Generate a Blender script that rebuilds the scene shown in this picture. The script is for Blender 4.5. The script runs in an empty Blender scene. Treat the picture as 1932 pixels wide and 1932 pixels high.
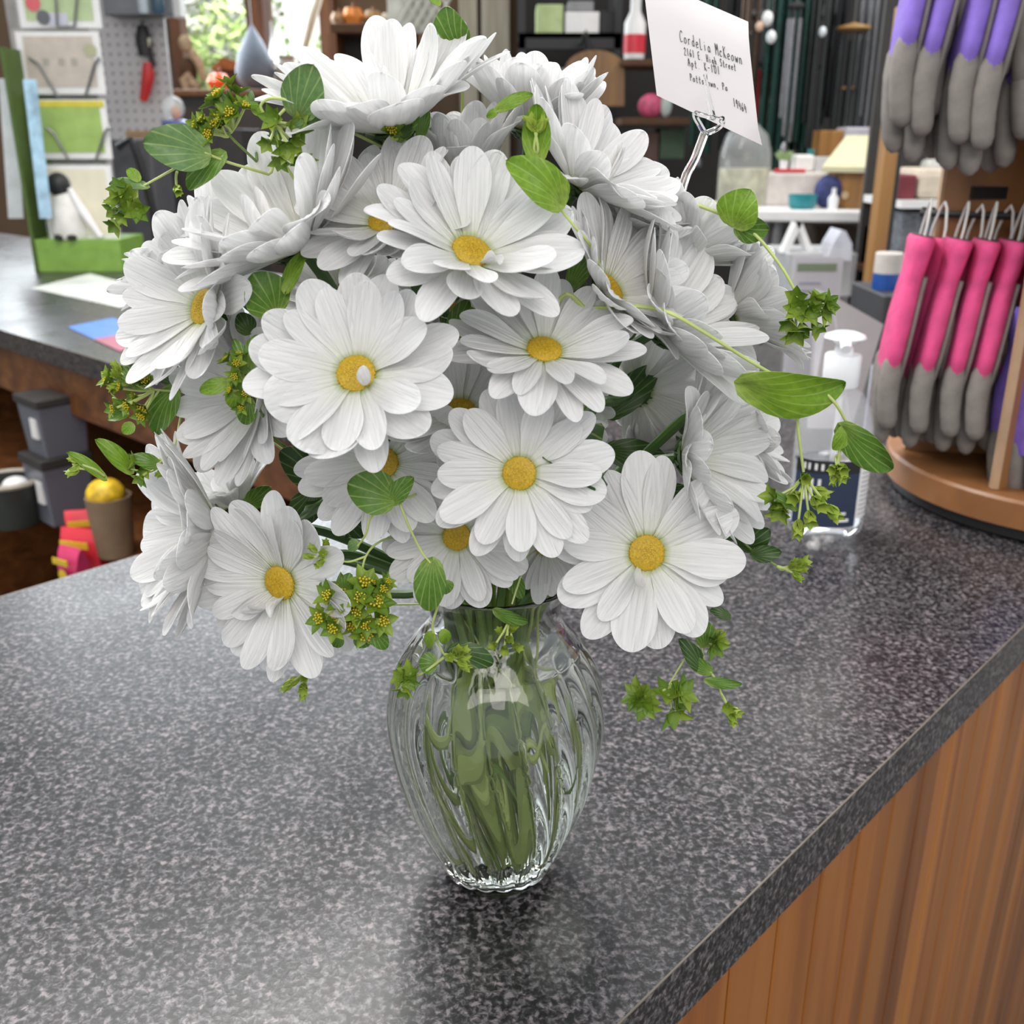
import bpy, math, random
from mathutils import Vector, Matrix

rnd = random.Random(11)
sc = bpy.context.scene
COL = sc.collection
R = math.radians

# ------------------------------------------------------------------ camera, world, lights, exposure
FPX = 1896.0                      # focal length in pixels of the 1932 px frame
CZ = 0.95                         # height of the counter top above the floor
PITCH = R(20.3)
CAM = Vector((0, 0, CZ + 0.38))
cam_d = bpy.data.cameras.new('camera')
cam_d.sensor_width = 36.0
cam_d.lens = FPX / 1932 * 36.0
cam_d.clip_start = 0.02
cam_d.clip_end = 60
cam_d.dof.use_dof = True
cam_d.dof.focus_distance = 0.42
cam_d.dof.aperture_fstop = 16
cam = bpy.data.objects.new('camera', cam_d)
cam.location = CAM
cam.rotation_euler = (R(90) - PITCH, 0, 0)
COL.objects.link(cam)
sc.camera = cam

world = bpy.data.worlds.new('world')
sc.world = world
world.use_nodes = True
wbg = world.node_tree.nodes['Background']
wbg.inputs['Color'].default_value = (0.93, 0.97, 1.0, 1)
wbg.inputs['Strength'].default_value = 0.7

def area_light(name, loc, target, sx, sy, power, col):
    d = bpy.data.lights.new(name, 'AREA')
    d.shape = 'RECTANGLE'
    d.size = sx
    d.size_y = sy
    d.energy = power
    d.color = col
    o = bpy.data.objects.new(name, d)
    o.location = loc
    o.rotation_euler = (Vector(target) - Vector(loc)).to_track_quat('-Z', 'Y').to_euler()
    COL.objects.link(o)
    return o

area_light('ceiling_lamp', (-0.9, 1.5, 3.1), (-0.2, 0.6, 0.9), 2.2, 0.7, 72, (1.0, 0.98, 0.95))
area_light('ceiling_lamp', (0.2, -1.6, 2.7), (0, 0.45, 1.15), 2.6, 1.2, 36, (1.0, 0.94, 0.89))
area_light('ceiling_lamp', (1.8, 3.2, 3.1), (1.4, 3.0, 0.9), 1.6, 0.8, 34, (1.0, 0.95, 0.88))
area_light('window_daylight', (-1.7, 5.6, 2.3), (-0.4, 1.0, 1.1), 2.2, 1.4, 80, (0.88, 0.95, 1.0))

sc.view_settings.view_transform = 'Standard'
sc.view_settings.look = 'None'
sc.view_settings.gamma = 1
sc.view_settings.use_curve_mapping = False
sc.view_settings.exposure = 0.3
cy = sc.cycles
cy.use_denoising = True
cy.max_bounces = 12
cy.transparent_max_bounces = 16
cy.transmission_bounces = 12
cy.glossy_bounces = 4
cy.diffuse_bounces = 4
cy.use_adaptive_sampling = True
cy.adaptive_threshold = 0.02
cy.blur_glossy = 0.5
cy.sample_clamp_indirect = 6

# ------------------------------------------------------------------ places: from a spot in the photograph to a point in the room
fw = Vector((0, math.cos(PITCH), -math.sin(PITCH)))
upv = Vector((0, math.sin(PITCH), math.cos(PITCH)))
rtv = Vector((1, 0, 0))

def ray(x, y):
    return fw + rtv * ((x - 966) / FPX) + upv * ((966 - y) / FPX)

def at(x, y, Y):
    d = ray(x, y)
    return CAM + d * (Y / d.y)

def atz(x, y, z):
    d = ray(x, y)
    return CAM + d * ((z - CAM.z) / d.z)

def mpp(p):                       # metres per pixel at a point
    return (Vector(p) - CAM).dot(fw) / FPX

def camvec(n):
    return (rtv * n[0] + upv * n[1] - fw * n[2]).normalized()

UA = R(46.8)
Ud = Vector((math.cos(UA), math.sin(UA), 0))
Vd = Vector((-math.sin(UA), math.cos(UA), 0))

def uv(u, v, z=0.0):              # counter axes: u along the counter, v across it, z above its top
    return Ud * u + Vd * v + Vector((0, 0, CZ + z))

# ------------------------------------------------------------------ helpers
ORIG = {}

class MB:
    def __init__(s):
        s.v = []
        s.f = []

    def add(s, vs, fs):
        b = len(s.v)
        s.v += [Vector(p) for p in vs]
        s.f += [tuple(i + b for i in q) for q in fs]
        return s

    def hexa(s, p):               # 4 bottom + 4 top corners
        return s.add(p, [(3, 2, 1, 0), (4, 5, 6, 7), (0, 1, 5, 4), (1, 2, 6, 5), (2, 3, 7, 6), (3, 0, 4, 7)])

    def box(s, x0, x1, y0, y1, z0, z1):
        return s.hexa([(x0, y0, z0), (x1, y0, z0), (x1, y1, z0), (x0, y1, z0),
                       (x0, y0, z1), (x1, y0, z1), (x1, y1, z1), (x0, y1, z1)])

    def obox(s, c, ax, ay, az, hx, hy, hz):
        c = Vector(c)
        P = []
        for z in (-1, 1):
            for x, y in ((-1, -1), (1, -1), (1, 1), (-1, 1)):
                P.append(c + ax * (hx * x) + ay * (hy * y) + az * (hz * z))
        return s.hexa(P)

    def ubox(s, u0, u1, v0, v1, z0, z1):
        return s.hexa([uv(u0, v0, z0), uv(u1, v0, z0), uv(u1, v1, z0), uv(u0, v1, z0),
                       uv(u0, v0, z1), uv(u1, v0, z1), uv(u1, v1, z1), uv(u0, v1, z1)])

    def prism(s, poly, off):      # polygon of points extruded by a vector
        n = len(poly)
        P = [Vector(p) for p in poly]
        off = Vector(off)
        fs = [tuple(range(n - 1, -1, -1)), tuple(range(n, 2 * n))]
        fs += [(i, (i + 1) % n, n + (i + 1) % n, n + i) for i in range(n)]
        return s.add(P + [p + off for p in P], fs)

    def grid(s, rows, closed=False):
        nr, nc = len(rows), len(rows[0])
        fs = []
        for i in range(nr - 1):
            for j in range(nc if closed else nc - 1):
                k = (j + 1) % nc
                fs.append((i * nc + j, i * nc + k, (i + 1) * nc + k, (i + 1) * nc + j))
        return s.add([p for r in rows for p in r], fs)

    def tube(s, pts, r, n=8, caps=True):
        pts = [Vector(p) for p in pts]
        rr = r if isinstance(r, (list, tuple)) else [r] * len(pts)
        t = (pts[1] - pts[0]).normalized()
        a = t.orthogonal().normalized()
        rows = []
        for i, p in enumerate(pts):
            t2 = (pts[min(i + 1, len(pts) - 1)] - pts[max(i - 1, 0)])
            if t2.length > 1e-9:
                t = t2.normalized()
            a = (a - t * a.dot(t))
            a = a.normalized() if a.length > 1e-6 else t.orthogonal().normalized()
            b = t.cross(a)
            rows.append([p + (a * math.cos(2 * math.pi * k / n) + b * math.sin(2 * math.pi * k / n)) * rr[i] for k in range(n)])
        base = len(s.v)
        s.grid(rows, True)
        if caps:
            s.f.append(tuple(base + k for k in range(n - 1, -1, -1)))
            s.f.append(tuple(base + (len(rows) - 1) * n + k for k in range(n)))
        return s

    def lathe(s, prof, n=32, c=(0, 0, 0), ax=None, rfun=None, caps=True):
        c = Vector(c)
        X, Y, Z = (Vector((1, 0, 0)), Vector((0, 1, 0)), Vector((0, 0, 1))) if ax is None else ax
        rows = []
        for r, z in prof:
            row = []
            for k in range(n):
                th = 2 * math.pi * k / n
                q = r if rfun is None else rfun(r, z, th)
                row.append(c + X * (q * math.cos(th)) + Y * (q * math.sin(th)) + Z * z)
            rows.append(row)
        base = len(s.v)
        s.grid(rows, True)
        if caps:
            if prof[0][0] > 1e-6:
                s.f.append(tuple(base + k for k in range(n - 1, -1, -1)))
            if prof[-1][0] > 1e-6:
                s.f.append(tuple(base + (len(rows) - 1) * n + k for k in range(n)))
        return s

    def ball(s, c, r, nu=16, nv=10, ax=None):
        r = r if isinstance(r, (tuple, list)) else (r, r, r)
        c = Vector(c)
        A = (Vector((1, 0, 0)), Vector((0, 1, 0)), Vector((0, 0, 1))) if ax is None else ax
        rows = []
        for i in range(nv + 1):
            ph = math.pi * i / nv
            rows.append([c + A[0] * (r[0] * max(math.sin(ph), 1e-4) * math.cos(2 * math.pi * k / nu))
                         + A[1] * (r[1] * max(math.sin(ph), 1e-4) * math.sin(2 * math.pi * k / nu))
                         - A[2] * (r[2] * math.cos(ph)) for k in range(nu)])
        return s.grid(rows, True)

    def mesh(s, name, m, o=Vector((0, 0, 0)), smooth=True):
        me = bpy.data.meshes.new(name)
        me.from_pydata([tuple(p - o) for p in s.v], [], s.f)
        me.validate()
        me.update()
        if m:
            me.materials.append(m)
        if smooth:
            me.polygons.foreach_set('use_smooth', [True] * len(me.polygons))
            me.set_sharp_from_angle(angle=R(42))
        return me

    def build(s, name, m, parent=None, origin=None, smooth=True, bevel=0.0):
        if parent is not None:
            o = ORIG[parent.name]
        elif origin is not None:
            o = Vector(origin)
        else:
            n = len(s.v)
            o = Vector((sum(p.x for p in s.v) / n, sum(p.y for p in s.v) / n, min(p.z for p in s.v)))
        ob = bpy.data.objects.new(name, s.mesh(name, m, o, smooth))
        COL.objects.link(ob)
        if parent is not None:
            ob.parent = parent
        else:
            ob.location = o
        ORIG[ob.name] = o
        if bevel > 0:
            bm = ob.modifiers.new('bevel', 'BEVEL')
            bm.width = bevel
            bm.segments = 2
            bm.limit_method = 'ANGLE'
        return ob

def tag(o, label, cat, group=None):
    o['label'] = label
    o['category'] = cat
    if group:
        o['group'] = group
    return o

def thing(name, label, cat, loc, group=None):
    o = bpy.data.objects.new(name, None)
    o.empty_display_size = 0.02
    o.location = loc
    COL.objects.link(o)
    ORIG[o.name] = Vector(loc)
    return tag(o, label, cat, group)

def struct(o):
    o['kind'] = 'structure'
    return o

def inst(name, me, parent, mtx):  # a part sharing a mesh, placed in its thing's own frame
    o = bpy.data.objects.new(name, me)
    COL.objects.link(o)
    if parent is not None:
        o.parent = parent
        ORIG[o.name] = ORIG[parent.name] + mtx.to_translation()
    o.matrix_local = mtx
    return o

def spline(pts, n=8):             # Catmull-Rom through points
    P = [Vector(p) for p in pts]
    P = [P[0] * 2 - P[1]] + P + [P[-1] * 2 - P[-2]]
    out = []
    for i in range(1, len(P) - 2):
        for k in range(n):
            t = k / n
            a, b, c, d = P[i - 1], P[i], P[i + 1], P[i + 2]
            out.append(0.5 * ((2 * b) + (c - a) * t + (2 * a - 5 * b + 4 * c - d) * t * t + (3 * b - a - 3 * c + d) * t ** 3))
    out.append(P[-2])
    return out

# ------------------------------------------------------------------ materials
def new_mat(name):
    m = bpy.data.materials.new(name)
    m.use_nodes = True
    nt = m.node_tree
    return m, nt, nt.nodes['Principled BSDF']

def N(nt, t, **kw):
    n = nt.nodes.new(t)
    for k, v in kw.items():
        if k in n.inputs:
            n.inputs[k].default_value = v
        else:
            setattr(n, k, v)
    return n

def ramp(nt, stops, interp='LINEAR'):
    r = nt.nodes.new('ShaderNodeValToRGB')
    r.color_ramp.interpolation = interp
    e = r.color_ramp.elements
    while len(e) < len(stops):
        e.new(0.5)
    for i, (p, c) in enumerate(stops):
        e[i].position = p
        e[i].color = (c[0], c[1], c[2], 1)
    return r

MATS = {}
def mat(name, col, rough=0.5, metal=0.0, var=0.12, scale=25.0, bump=0.0):
    if name in MATS:
        return MATS[name]
    m, nt, b = new_mat(name)
    tc = N(nt, 'ShaderNodeTexCoord')
    no = N(nt, 'ShaderNodeTexNoise', Scale=scale, Detail=3.0)
    nt.links.new(tc.outputs['Object'], no.inputs['Vector'])
    r = ramp(nt, [(0.3, [max(0, c * (1 - var)) for c in col]), (0.7, [min(1, c * (1 + var)) for c in col])])
    nt.links.new(no.outputs['Fac'], r.inputs['Fac'])
    nt.links.new(r.outputs['Color'], b.inputs['Base Color'])
    b.inputs['Roughness'].default_value = rough
    b.inputs['Metallic'].default_value = metal
    if bump > 0:
        bp = N(nt, 'ShaderNodeBump', Strength=bump, Distance=0.002)
        nt.links.new(no.outputs['Fac'], bp.inputs['Height'])
        nt.links.new(bp.outputs['Normal'], b.inputs['Normal'])
    MATS[name] = m
    return m

def wood(name, cols, stretch=(1, 1, 0.06), scale=30.0, rough=0.45, plank=None):
    m, nt, b = new_mat(name)
    tc = N(nt, 'ShaderNodeTexCoord')
    mp = N(nt, 'ShaderNodeMapping', Scale=stretch)
    no = N(nt, 'ShaderNodeTexNoise', Scale=scale, Detail=6.0, Distortion=0.6)
    nt.links.new(tc.outputs['Object'], mp.inputs['Vector'])
    nt.links.new(mp.outputs['Vector'], no.inputs['Vector'])
    r = ramp(nt, [(0.28, cols[0]), (0.5, cols[1]), (0.74, cols[2])])
    nt.links.new(no.outputs['Fac'], r.inputs['Fac'])
    out = r.outputs['Color']
    if plank:
        sx = N(nt, 'ShaderNodeSeparateXYZ')
        nt.links.new(tc.outputs['Object'], sx.inputs[0])
        dv = N(nt, 'ShaderNodeMath', operation='DIVIDE')
        nt.links.new(sx.outputs['X'], dv.inputs[0])
        dv.inputs[1].default_value = plank
        fl = N(nt, 'ShaderNodeMath', operation='FLOOR')
        nt.links.new(dv.outputs[0], fl.inputs[0])
        wn = N(nt, 'ShaderNodeTexWhiteNoise', noise_dimensions='1D')
        nt.links.new(fl.outputs[0], wn.inputs['W'])
        r2 = ramp(nt, [(0, (0.62, 0.6, 0.58)), (1, (1.15, 1.15, 1.15))])
        nt.links.new(wn.outputs['Value'], r2.inputs['Fac'])
        mx = N(nt, 'ShaderNodeMixRGB', blend_type='MULTIPLY', Fac=1.0)
        nt.links.new(out, mx.inputs[1])
        nt.links.new(r2.outputs['Color'], mx.inputs[2])
        out = mx.outputs[0]
    nt.links.new(out, b.inputs['Base Color'])
    b.inputs['Roughness'].default_value = rough
    bp = N(nt, 'ShaderNodeBump', Strength=0.15, Distance=0.002)
    nt.links.new(no.outputs['Fac'], bp.inputs['Height'])
    nt.links.new(bp.outputs['Normal'], b.inputs['Normal'])
    return m

def glass(name, col=(1, 1, 1), ior=1.45, rough=0.0):
    m, nt, b = new_mat(name)
    b.inputs['Base Color'].default_value = (*col, 1)
    b.inputs['Roughness'].default_value = rough
    b.inputs['IOR'].default_value = ior
    b.inputs['Transmission Weight'].default_value = 1.0
    return m

def clear_film(name, col=(1, 1, 1), alpha=0.22, rough=0.15):  # thin clear plastic
    m, nt, b = new_mat(name)
    b.inputs['Base Color'].default_value = (*col, 1)
    b.inputs['Roughness'].default_value = rough
    b.inputs['Alpha'].default_value = alpha
    return m

def laminate(name, k=1.0):
    m, nt, b = new_mat(name)
    tc = N(nt, 'ShaderNodeTexCoord')
    n1 = N(nt, 'ShaderNodeTexNoise', Scale=270.0, Detail=2.5, Roughness=0.65, Distortion=0.35)
    n2 = N(nt, 'ShaderNodeTexVoronoi', Scale=210.0)
    n3 = N(nt, 'ShaderNodeTexNoise', Scale=9.0, Detail=2.0)
    for q in (n1, n2, n3):
        nt.links.new(tc.outputs['Object'], q.inputs['Vector'])
    r1 = ramp(nt, [(0.38, (0.006 * k, 0.006 * k, 0.007 * k)), (0.465, (0.034 * k, 0.034 * k, 0.037 * k)),
                   (0.545, (0.115 * k, 0.111 * k, 0.119 * k)), (0.65, (0.3 * k, 0.28 * k, 0.288 * k))])
    nt.links.new(n1.outputs['Fac'], r1.inputs['Fac'])
    r2 = ramp(nt, [(0.0, (0.35, 0.35, 0.37)), (0.5, (0.9, 0.88, 0.9)), (0.85, (1.25, 1.12, 1.12))])
    nt.links.new(n2.outputs['Color'], r2.inputs['Fac'])
    mx = N(nt, 'ShaderNodeMixRGB', blend_type='MULTIPLY', Fac=0.85)
    nt.links.new(r1.outputs['Color'], mx.inputs[1])
    nt.links.new(r2.outputs['Color'], mx.inputs[2])
    nt.links.new(mx.outputs[0], b.inputs['Base Color'])
    rr = ramp(nt, [(0.3, (0.26, 0.26, 0.26)), (0.7, (0.36, 0.36, 0.36))])
    nt.links.new(n3.outputs['Fac'], rr.inputs['Fac'])
    nt.links.new(rr.outputs['Color'], b.inputs['Roughness'])
    b.inputs['Specular IOR Level'].default_value = 0.5
    bp = N(nt, 'ShaderNodeBump', Strength=0.12, Distance=0.0006)
    nt.links.new(n1.outputs['Fac'], bp.inputs['Height'])
    nt.links.new(bp.outputs['Normal'], b.inputs['Normal'])
    return m

def leafy(name, stops, trans=0.3, rough=0.42, veins=0.0, streaks=0.0, nv=24.0):
    # thin plant tissue: colour runs along the blade (generated x), lighter veins fan from its base, some light passes through
    m = bpy.data.materials.new(name)
    m.use_nodes = True
    nt = m.node_tree
    nt.nodes.remove(nt.nodes['Principled BSDF'])
    outn = nt.nodes['Material Output']
    tc = N(nt, 'ShaderNodeTexCoord')
    sx = N(nt, 'ShaderNodeSeparateXYZ')
    nt.links.new(tc.outputs['Generated'], sx.inputs[0])
    r = ramp(nt, stops)
    nt.links.new(sx.outputs['X'], r.inputs['Fac'])
    col = r.outputs['Color']
    height = None
    if veins > 0:
        yy = N(nt, 'ShaderNodeMath', operation='SUBTRACT')
        nt.links.new(sx.outputs['Y'], yy.inputs[0])
        yy.inputs[1].default_value = 0.5
        xx = N(nt, 'ShaderNodeMath', operation='ADD')
        nt.links.new(sx.outputs['X'], xx.inputs[0])
        xx.inputs[1].default_value = 0.04
        an = N(nt, 'ShaderNodeMath', operation='ARCTAN2')
        nt.links.new(yy.outputs[0], an.inputs[0])
        nt.links.new(xx.outputs[0], an.inputs[1])
        ml = N(nt, 'ShaderNodeMath', operation='MULTIPLY')
        nt.links.new(an.outputs[0], ml.inputs[0])
        ml.inputs[1].default_value = nv
        cs = N(nt, 'ShaderNodeMath', operation='COSINE')
        nt.links.new(ml.outputs[0], cs.inputs[0])
        rv = ramp(nt, [(0.8, (0, 0, 0)), (1.0, (veins, veins, veins))])
        nt.links.new(cs.outputs[0], rv.inputs['Fac'])
        no = N(nt, 'ShaderNodeTexNoise', Scale=9.0, Detail=3.0)
        nt.links.new(tc.outputs['Generated'], no.inputs['Vector'])
        rn = ramp(nt, [(0.3, (0.75, 0.8, 0.8)), (0.7, (1.15, 1.1, 1.1))])
        nt.links.new(no.outputs['Fac'], rn.inputs['Fac'])
        m0 = N(nt, 'ShaderNodeMixRGB', blend_type='MULTIPLY', Fac=1.0)
        nt.links.new(col, m0.inputs[1])
        nt.links.new(rn.outputs['Color'], m0.inputs[2])
        mx = N(nt, 'ShaderNodeMixRGB', blend_type='MIX')
        nt.links.new(rv.outputs['Color'], mx.inputs[0])
        nt.links.new(m0.outputs[0], mx.inputs[1])
        mx.inputs[2].default_value = (0.5, 0.62, 0.2, 1)
        col = mx.outputs[0]
    if streaks > 0:
        mp = N(nt, 'ShaderNodeMapping', Scale=(0.45, 9.0, 1.0))
        nt.links.new(tc.outputs['Generated'], mp.inputs['Vector'])
        no = N(nt, 'ShaderNodeTexNoise', Scale=1.6, Detail=2.5)
        nt.links.new(mp.outputs['Vector'], no.inputs['Vector'])
        height = no.outputs['Fac']
        rs = ramp(nt, [(0.3, (0.89, 0.89, 0.885)), (0.6, (1, 1, 1))])
        nt.links.new(height, rs.inputs['Fac'])
        ms_ = N(nt, 'ShaderNodeMixRGB', blend_type='MULTIPLY', Fac=1.0)
        nt.links.new(col, ms_.inputs[1])
        nt.links.new(rs.outputs['Color'], ms_.inputs[2])
        col = ms_.outputs[0]
    df = N(nt, 'ShaderNodeBsdfPrincipled', Roughness=rough)
    df.inputs['Specular IOR Level'].default_value = 0.35
    tr = N(nt, 'ShaderNodeBsdfTranslucent')
    nt.links.new(col, df.inputs['Base Color'])
    nt.links.new(col, tr.inputs['Color'])
    if height is not None:
        bp = N(nt, 'ShaderNodeBump', Strength=streaks, Distance=0.0012)
        nt.links.new(height, bp.inputs['Height'])
        nt.links.new(bp.outputs['Normal'], df.inputs['Normal'])
    ms = N(nt, 'ShaderNodeMixShader', Fac=trans)
    nt.links.new(df.outputs[0], ms.inputs[1])
    nt.links.new(tr.outputs[0], ms.inputs[2])
    nt.links.new(ms.outputs[0], outn.inputs['Surface'])
    return m

PETAL = leafy('petal_white', [(0.0, (0.25, 0.33, 0.07)), (0.06, (0.58, 0.64, 0.32)), (0.14, (0.87, 0.88, 0.82)), (0.4, (0.915, 0.912, 0.905)), (1.0, (0.93, 0.93, 0.935))],
              trans=0.48, rough=0.5, streaks=0.75)
LEAF = [leafy('leaf_green', [(0, (0.24, 0.36, 0.07)), (0.35, (0.11, 0.23, 0.03)), (1, (0.1, 0.21, 0.03))], 0.25, 0.38, 0.4),
        leafy('leaf_lime', [(0, (0.38, 0.5, 0.1)), (0.35, (0.22, 0.38, 0.03)), (1, (0.2, 0.36, 0.03))], 0.35, 0.4, 0.38),
        leafy('leaf_sage', [(0, (0.25, 0.36, 0.12)), (0.35, (0.13, 0.24, 0.08)), (1, (0.12, 0.22, 0.07))], 0.2, 0.35, 0.35),
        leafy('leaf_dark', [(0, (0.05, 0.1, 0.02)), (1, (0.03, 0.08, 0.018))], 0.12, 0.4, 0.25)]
BRACT = leafy('bract_green', [(0, (0.3, 0.4, 0.05)), (0.6, (0.15, 0.26, 0.025)), (1, (0.1, 0.2, 0.018))], 0.25, 0.42)
BRACT_L = leafy('bract_lime', [(0, (0.42, 0.52, 0.08)), (1, (0.32, 0.46, 0.06))], 0.3, 0.42)
FLORET = mat('floret_yellow', (0.5, 0.42, 0.02), 0.55)
DISC = mat('disc_gold', (0.43, 0.275, 0.008), 0.6, var=0.25, scale=9)
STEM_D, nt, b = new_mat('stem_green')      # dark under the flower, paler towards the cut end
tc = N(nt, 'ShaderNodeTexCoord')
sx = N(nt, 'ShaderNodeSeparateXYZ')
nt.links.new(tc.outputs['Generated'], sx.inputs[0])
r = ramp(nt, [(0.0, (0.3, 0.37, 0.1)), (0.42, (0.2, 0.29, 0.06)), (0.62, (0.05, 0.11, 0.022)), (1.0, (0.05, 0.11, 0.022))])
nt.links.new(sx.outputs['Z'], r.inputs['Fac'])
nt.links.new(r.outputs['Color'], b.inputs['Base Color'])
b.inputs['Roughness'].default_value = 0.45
STEM_L = mat('stem_pale_green', (0.42, 0.5, 0.16), 0.45, var=0.2, scale=60)
STEM_M = mat('stem_mid_green', (0.16, 0.26, 0.05), 0.45, var=0.25, scale=60)
CALYX = mat('calyx_green', (0.035, 0.075, 0.014), 0.5, var=0.3, scale=60)

# ------------------------------------------------------------------ the setting
M_LAM = laminate('speckled_laminate', 0.58)
M_EDGE = laminate('speckled_edge', 0.5)
M_PINE = wood('pine_planks', [(0.17, 0.046, 0.006), (0.31, 0.105, 0.017), (0.38, 0.15, 0.03)], (1, 1, 0.06), 24.0, 0.4, plank=0.058)
M_APRON = wood('dark_oak', [(0.06, 0.02, 0.006), (0.13, 0.045, 0.012), (0.2, 0.08, 0.022)], (0.06, 1, 1), 30.0, 0.45)
M_OAK = wood('warm_oak', [(0.2, 0.09, 0.025), (0.33, 0.16, 0.045), (0.43, 0.23, 0.08)], (1, 1, 0.06), 26.0)
M_WALNUT = wood('brown_wood', [(0.09, 0.03, 0.01), (0.17, 0.06, 0.018), (0.24, 0.095, 0.03)], (1, 1, 0.07), 26.0)
M_CREAMWOOD = wood('pale_wood', [(0.36, 0.31, 0.22), (0.5, 0.45, 0.34), (0.6, 0.56, 0.45)], (1, 1, 0.06), 22.0)
M_BLACK = mat('matte_black', (0.012, 0.012, 0.013), 0.5)
M_DARK = mat('dark_stuff', (0.03, 0.027, 0.025), 0.6)
M_WIRE = mat('grey_wire', (0.2, 0.2, 0.2), 0.35, 0.7)
M_WHITE = mat('white_plain', (0.78, 0.77, 0.76), 0.5, var=0.04)
M_WHITEP = mat('white_plastic', (0.84, 0.85, 0.87), 0.28, var=0.03)
M_GREY = mat('grey_plastic', (0.24, 0.24, 0.25), 0.5)
M_CREAM = mat('cream_card', (0.72, 0.66, 0.47), 0.6, var=0.06)
M_FILM = clear_film('clear_sleeve', (1, 1, 1), 0.1)
M_PANE = clear_film('window_glass', (1, 1, 1), 0.06, 0.02)

fl = MB().box(-4.2, 4.2, -2.5, 6.6, -0.05, 0.0)
struct(fl.build('floor', mat('floor_grey', (0.16, 0.15, 0.14), 0.55, scale=4)))

# back wall with two openings for the windows
YB = 6.2
wz0, wz1 = 1.565, 2.75
wx = [at(335, 80, YB).x, at(482, 80, YB).x, at(500, 80, YB).x, at(618, 80, YB).x]
w = MB()
w.box(-4.2, wx[0], YB, YB + 0.12, 0, 3.2)
w.box(wx[0], wx[3], YB, YB + 0.12, 0, wz0)
w.box(wx[0], wx[3], YB, YB + 0.12, wz1, 3.2)
w.box(wx[1], wx[2], YB, YB + 0.12, wz0, wz1)
w.box(wx[3], 4.2, YB, YB + 0.12, 0, 3.2)
struct(w.build('wall_back', mat('wall_brown', (0.17, 0.11, 0.065), 0.8, scale=3)))
struct(MB().box(-4.2, -4.08, 2.0, 6.2, 0, 3.2).build('wall_left', mat('wall_tan', (0.24, 0.2, 0.16), 0.8, scale=3)))
struct(MB().box(at(985, 100, 5.2).x, 4.2, 5.2, 5.3, 0, 3.2).build('wall_right', mat('wall_dark', (0.018, 0.016, 0.015), 0.8, scale=3)))
for i, (a, b) in enumerate(((wx[0], wx[1]), (wx[2], wx[3]))):
    fr = MB()
    t = 0.035
    fr.box(a, a + t, YB - 0.03, YB + 0.1, wz0, wz1).box(b - t, b, YB - 0.03, YB + 0.1, wz0, wz1)
    fr.box(a, b, YB - 0.03, YB + 0.1, wz0, wz0 + t).box(a, b, YB - 0.03, YB + 0.1, wz1 - t, wz1)
    o = struct(fr.build('window_%d' % (i + 1), M_WALNUT))
    MB().box(a + t, b - t, YB + 0.03, YB + 0.036, wz0 + t, wz1 - t).build('pane', M_PANE, o)
struct(MB().box(wx[0] - 0.1, wx[3] + 0.1, YB - 0.45, YB, wz0 - 0.03, wz0).build('trim_1', M_WALNUT))
for i, (x, wpx, mm) in enumerate(((338, 18, M_WALNUT), (490, 26, M_WALNUT), (622, 26, M_WALNUT), (884, 34, M_CREAMWOOD), (935, 52, M_CREAMWOOD))):
    c = at(x, 60, YB - 0.1)
    h = wpx * mpp(c) / 2
    struct(MB().box(c.x - h, c.x + h, YB - 0.16, YB - 0.04, 0, 3.2).build('trim_%d' % (i + 2), mm))

# outdoors, seen through the windows
o = MB().box(-7, 4, 6.6, 13, -0.12, -0.02).build('lawn', mat('lawn_green', (0.16, 0.3, 0.06), 0.8, scale=5))
o['kind'] = 'structure'
area_light('outdoor_daylight', (-1.6, 6.9, 4.6), (-1.7, 8.9, 1.6), 3.0, 1.5, 400, (1.0, 1.0, 0.97))
M_FOL = [mat('foliage_light', (0.34, 0.46, 0.16), 0.6, var=0.5, scale=4), mat('foliage_mid', (0.16, 0.27, 0.08), 0.6, var=0.5, scale=4),
         mat('foliage_grey', (0.4, 0.42, 0.36), 0.6, var=0.4, scale=4)]
for i, (x, y, Y, rr, lab, mm) in enumerate([
        (368, 60, 8.6, 0.5, 'grey-green shrub outside at the edge of the first window', 2),
        (425, 118, 8.2, 0.34, 'low bright green shrub outside the middle of the first window', 0),
        (410, 0, 9.6, 0.55, 'tall dim green shrub filling the upper half of the first window', 1),
        (515, 140, 8.4, 0.3, 'green shrub outside the second window, beside the brown post', 1),
        (596, 150, 8.8, 0.26, 'light green bush outside the second window, beside the branch', 0)]):
    c = at(x, y, Y)
    t = thing('garden_shrub', lab, 'shrub', (c.x, c.y, -0.02), 'shrubs in the garden outside the windows')
    MB().tube([(c.x, c.y, -0.02), (c.x + 0.03, c.y, c.z * 0.6), (c.x, c.y, c.z)], [0.04, 0.03, 0.015], 7).build('trunk', M_WALNUT, t)
    mb = MB()
    for k in range(420):
        d = Vector((rnd.gauss(0, 1), rnd.gauss(0, 1), rnd.gauss(0, 1))).normalized() * rr * rnd.uniform(0.45, 1.0)
        d.z *= 1.25
        a = Vector((rnd.gauss(0, 1), rnd.gauss(0, 1), rnd.gauss(0, 1))).normalized()
        b = a.orthogonal().normalized()
        s = rr * rnd.uniform(0.09, 0.17)
        p = c + d
        mb.add([p - a * s, p + b * s * 0.5, p + a * s, p - b * s * 0.5], [(0, 1, 2, 3)])
    mb.build('foliage', M_FOL[mm], t)
c0, c1 = at(508, 70, 11.0), at(600, 70, 11.0)
t = thing('glare_backdrop', 'added white shed outside the second window', 'backdrop', (c0.x, 11.0, -0.02))  # white building shape added outdoors so this window patch blows out bright
MB().box(c0.x, c1.x + 0.4, 11.0, 12.4, -0.02, 3.0).build('wall', M_WHITE, t)
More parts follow.
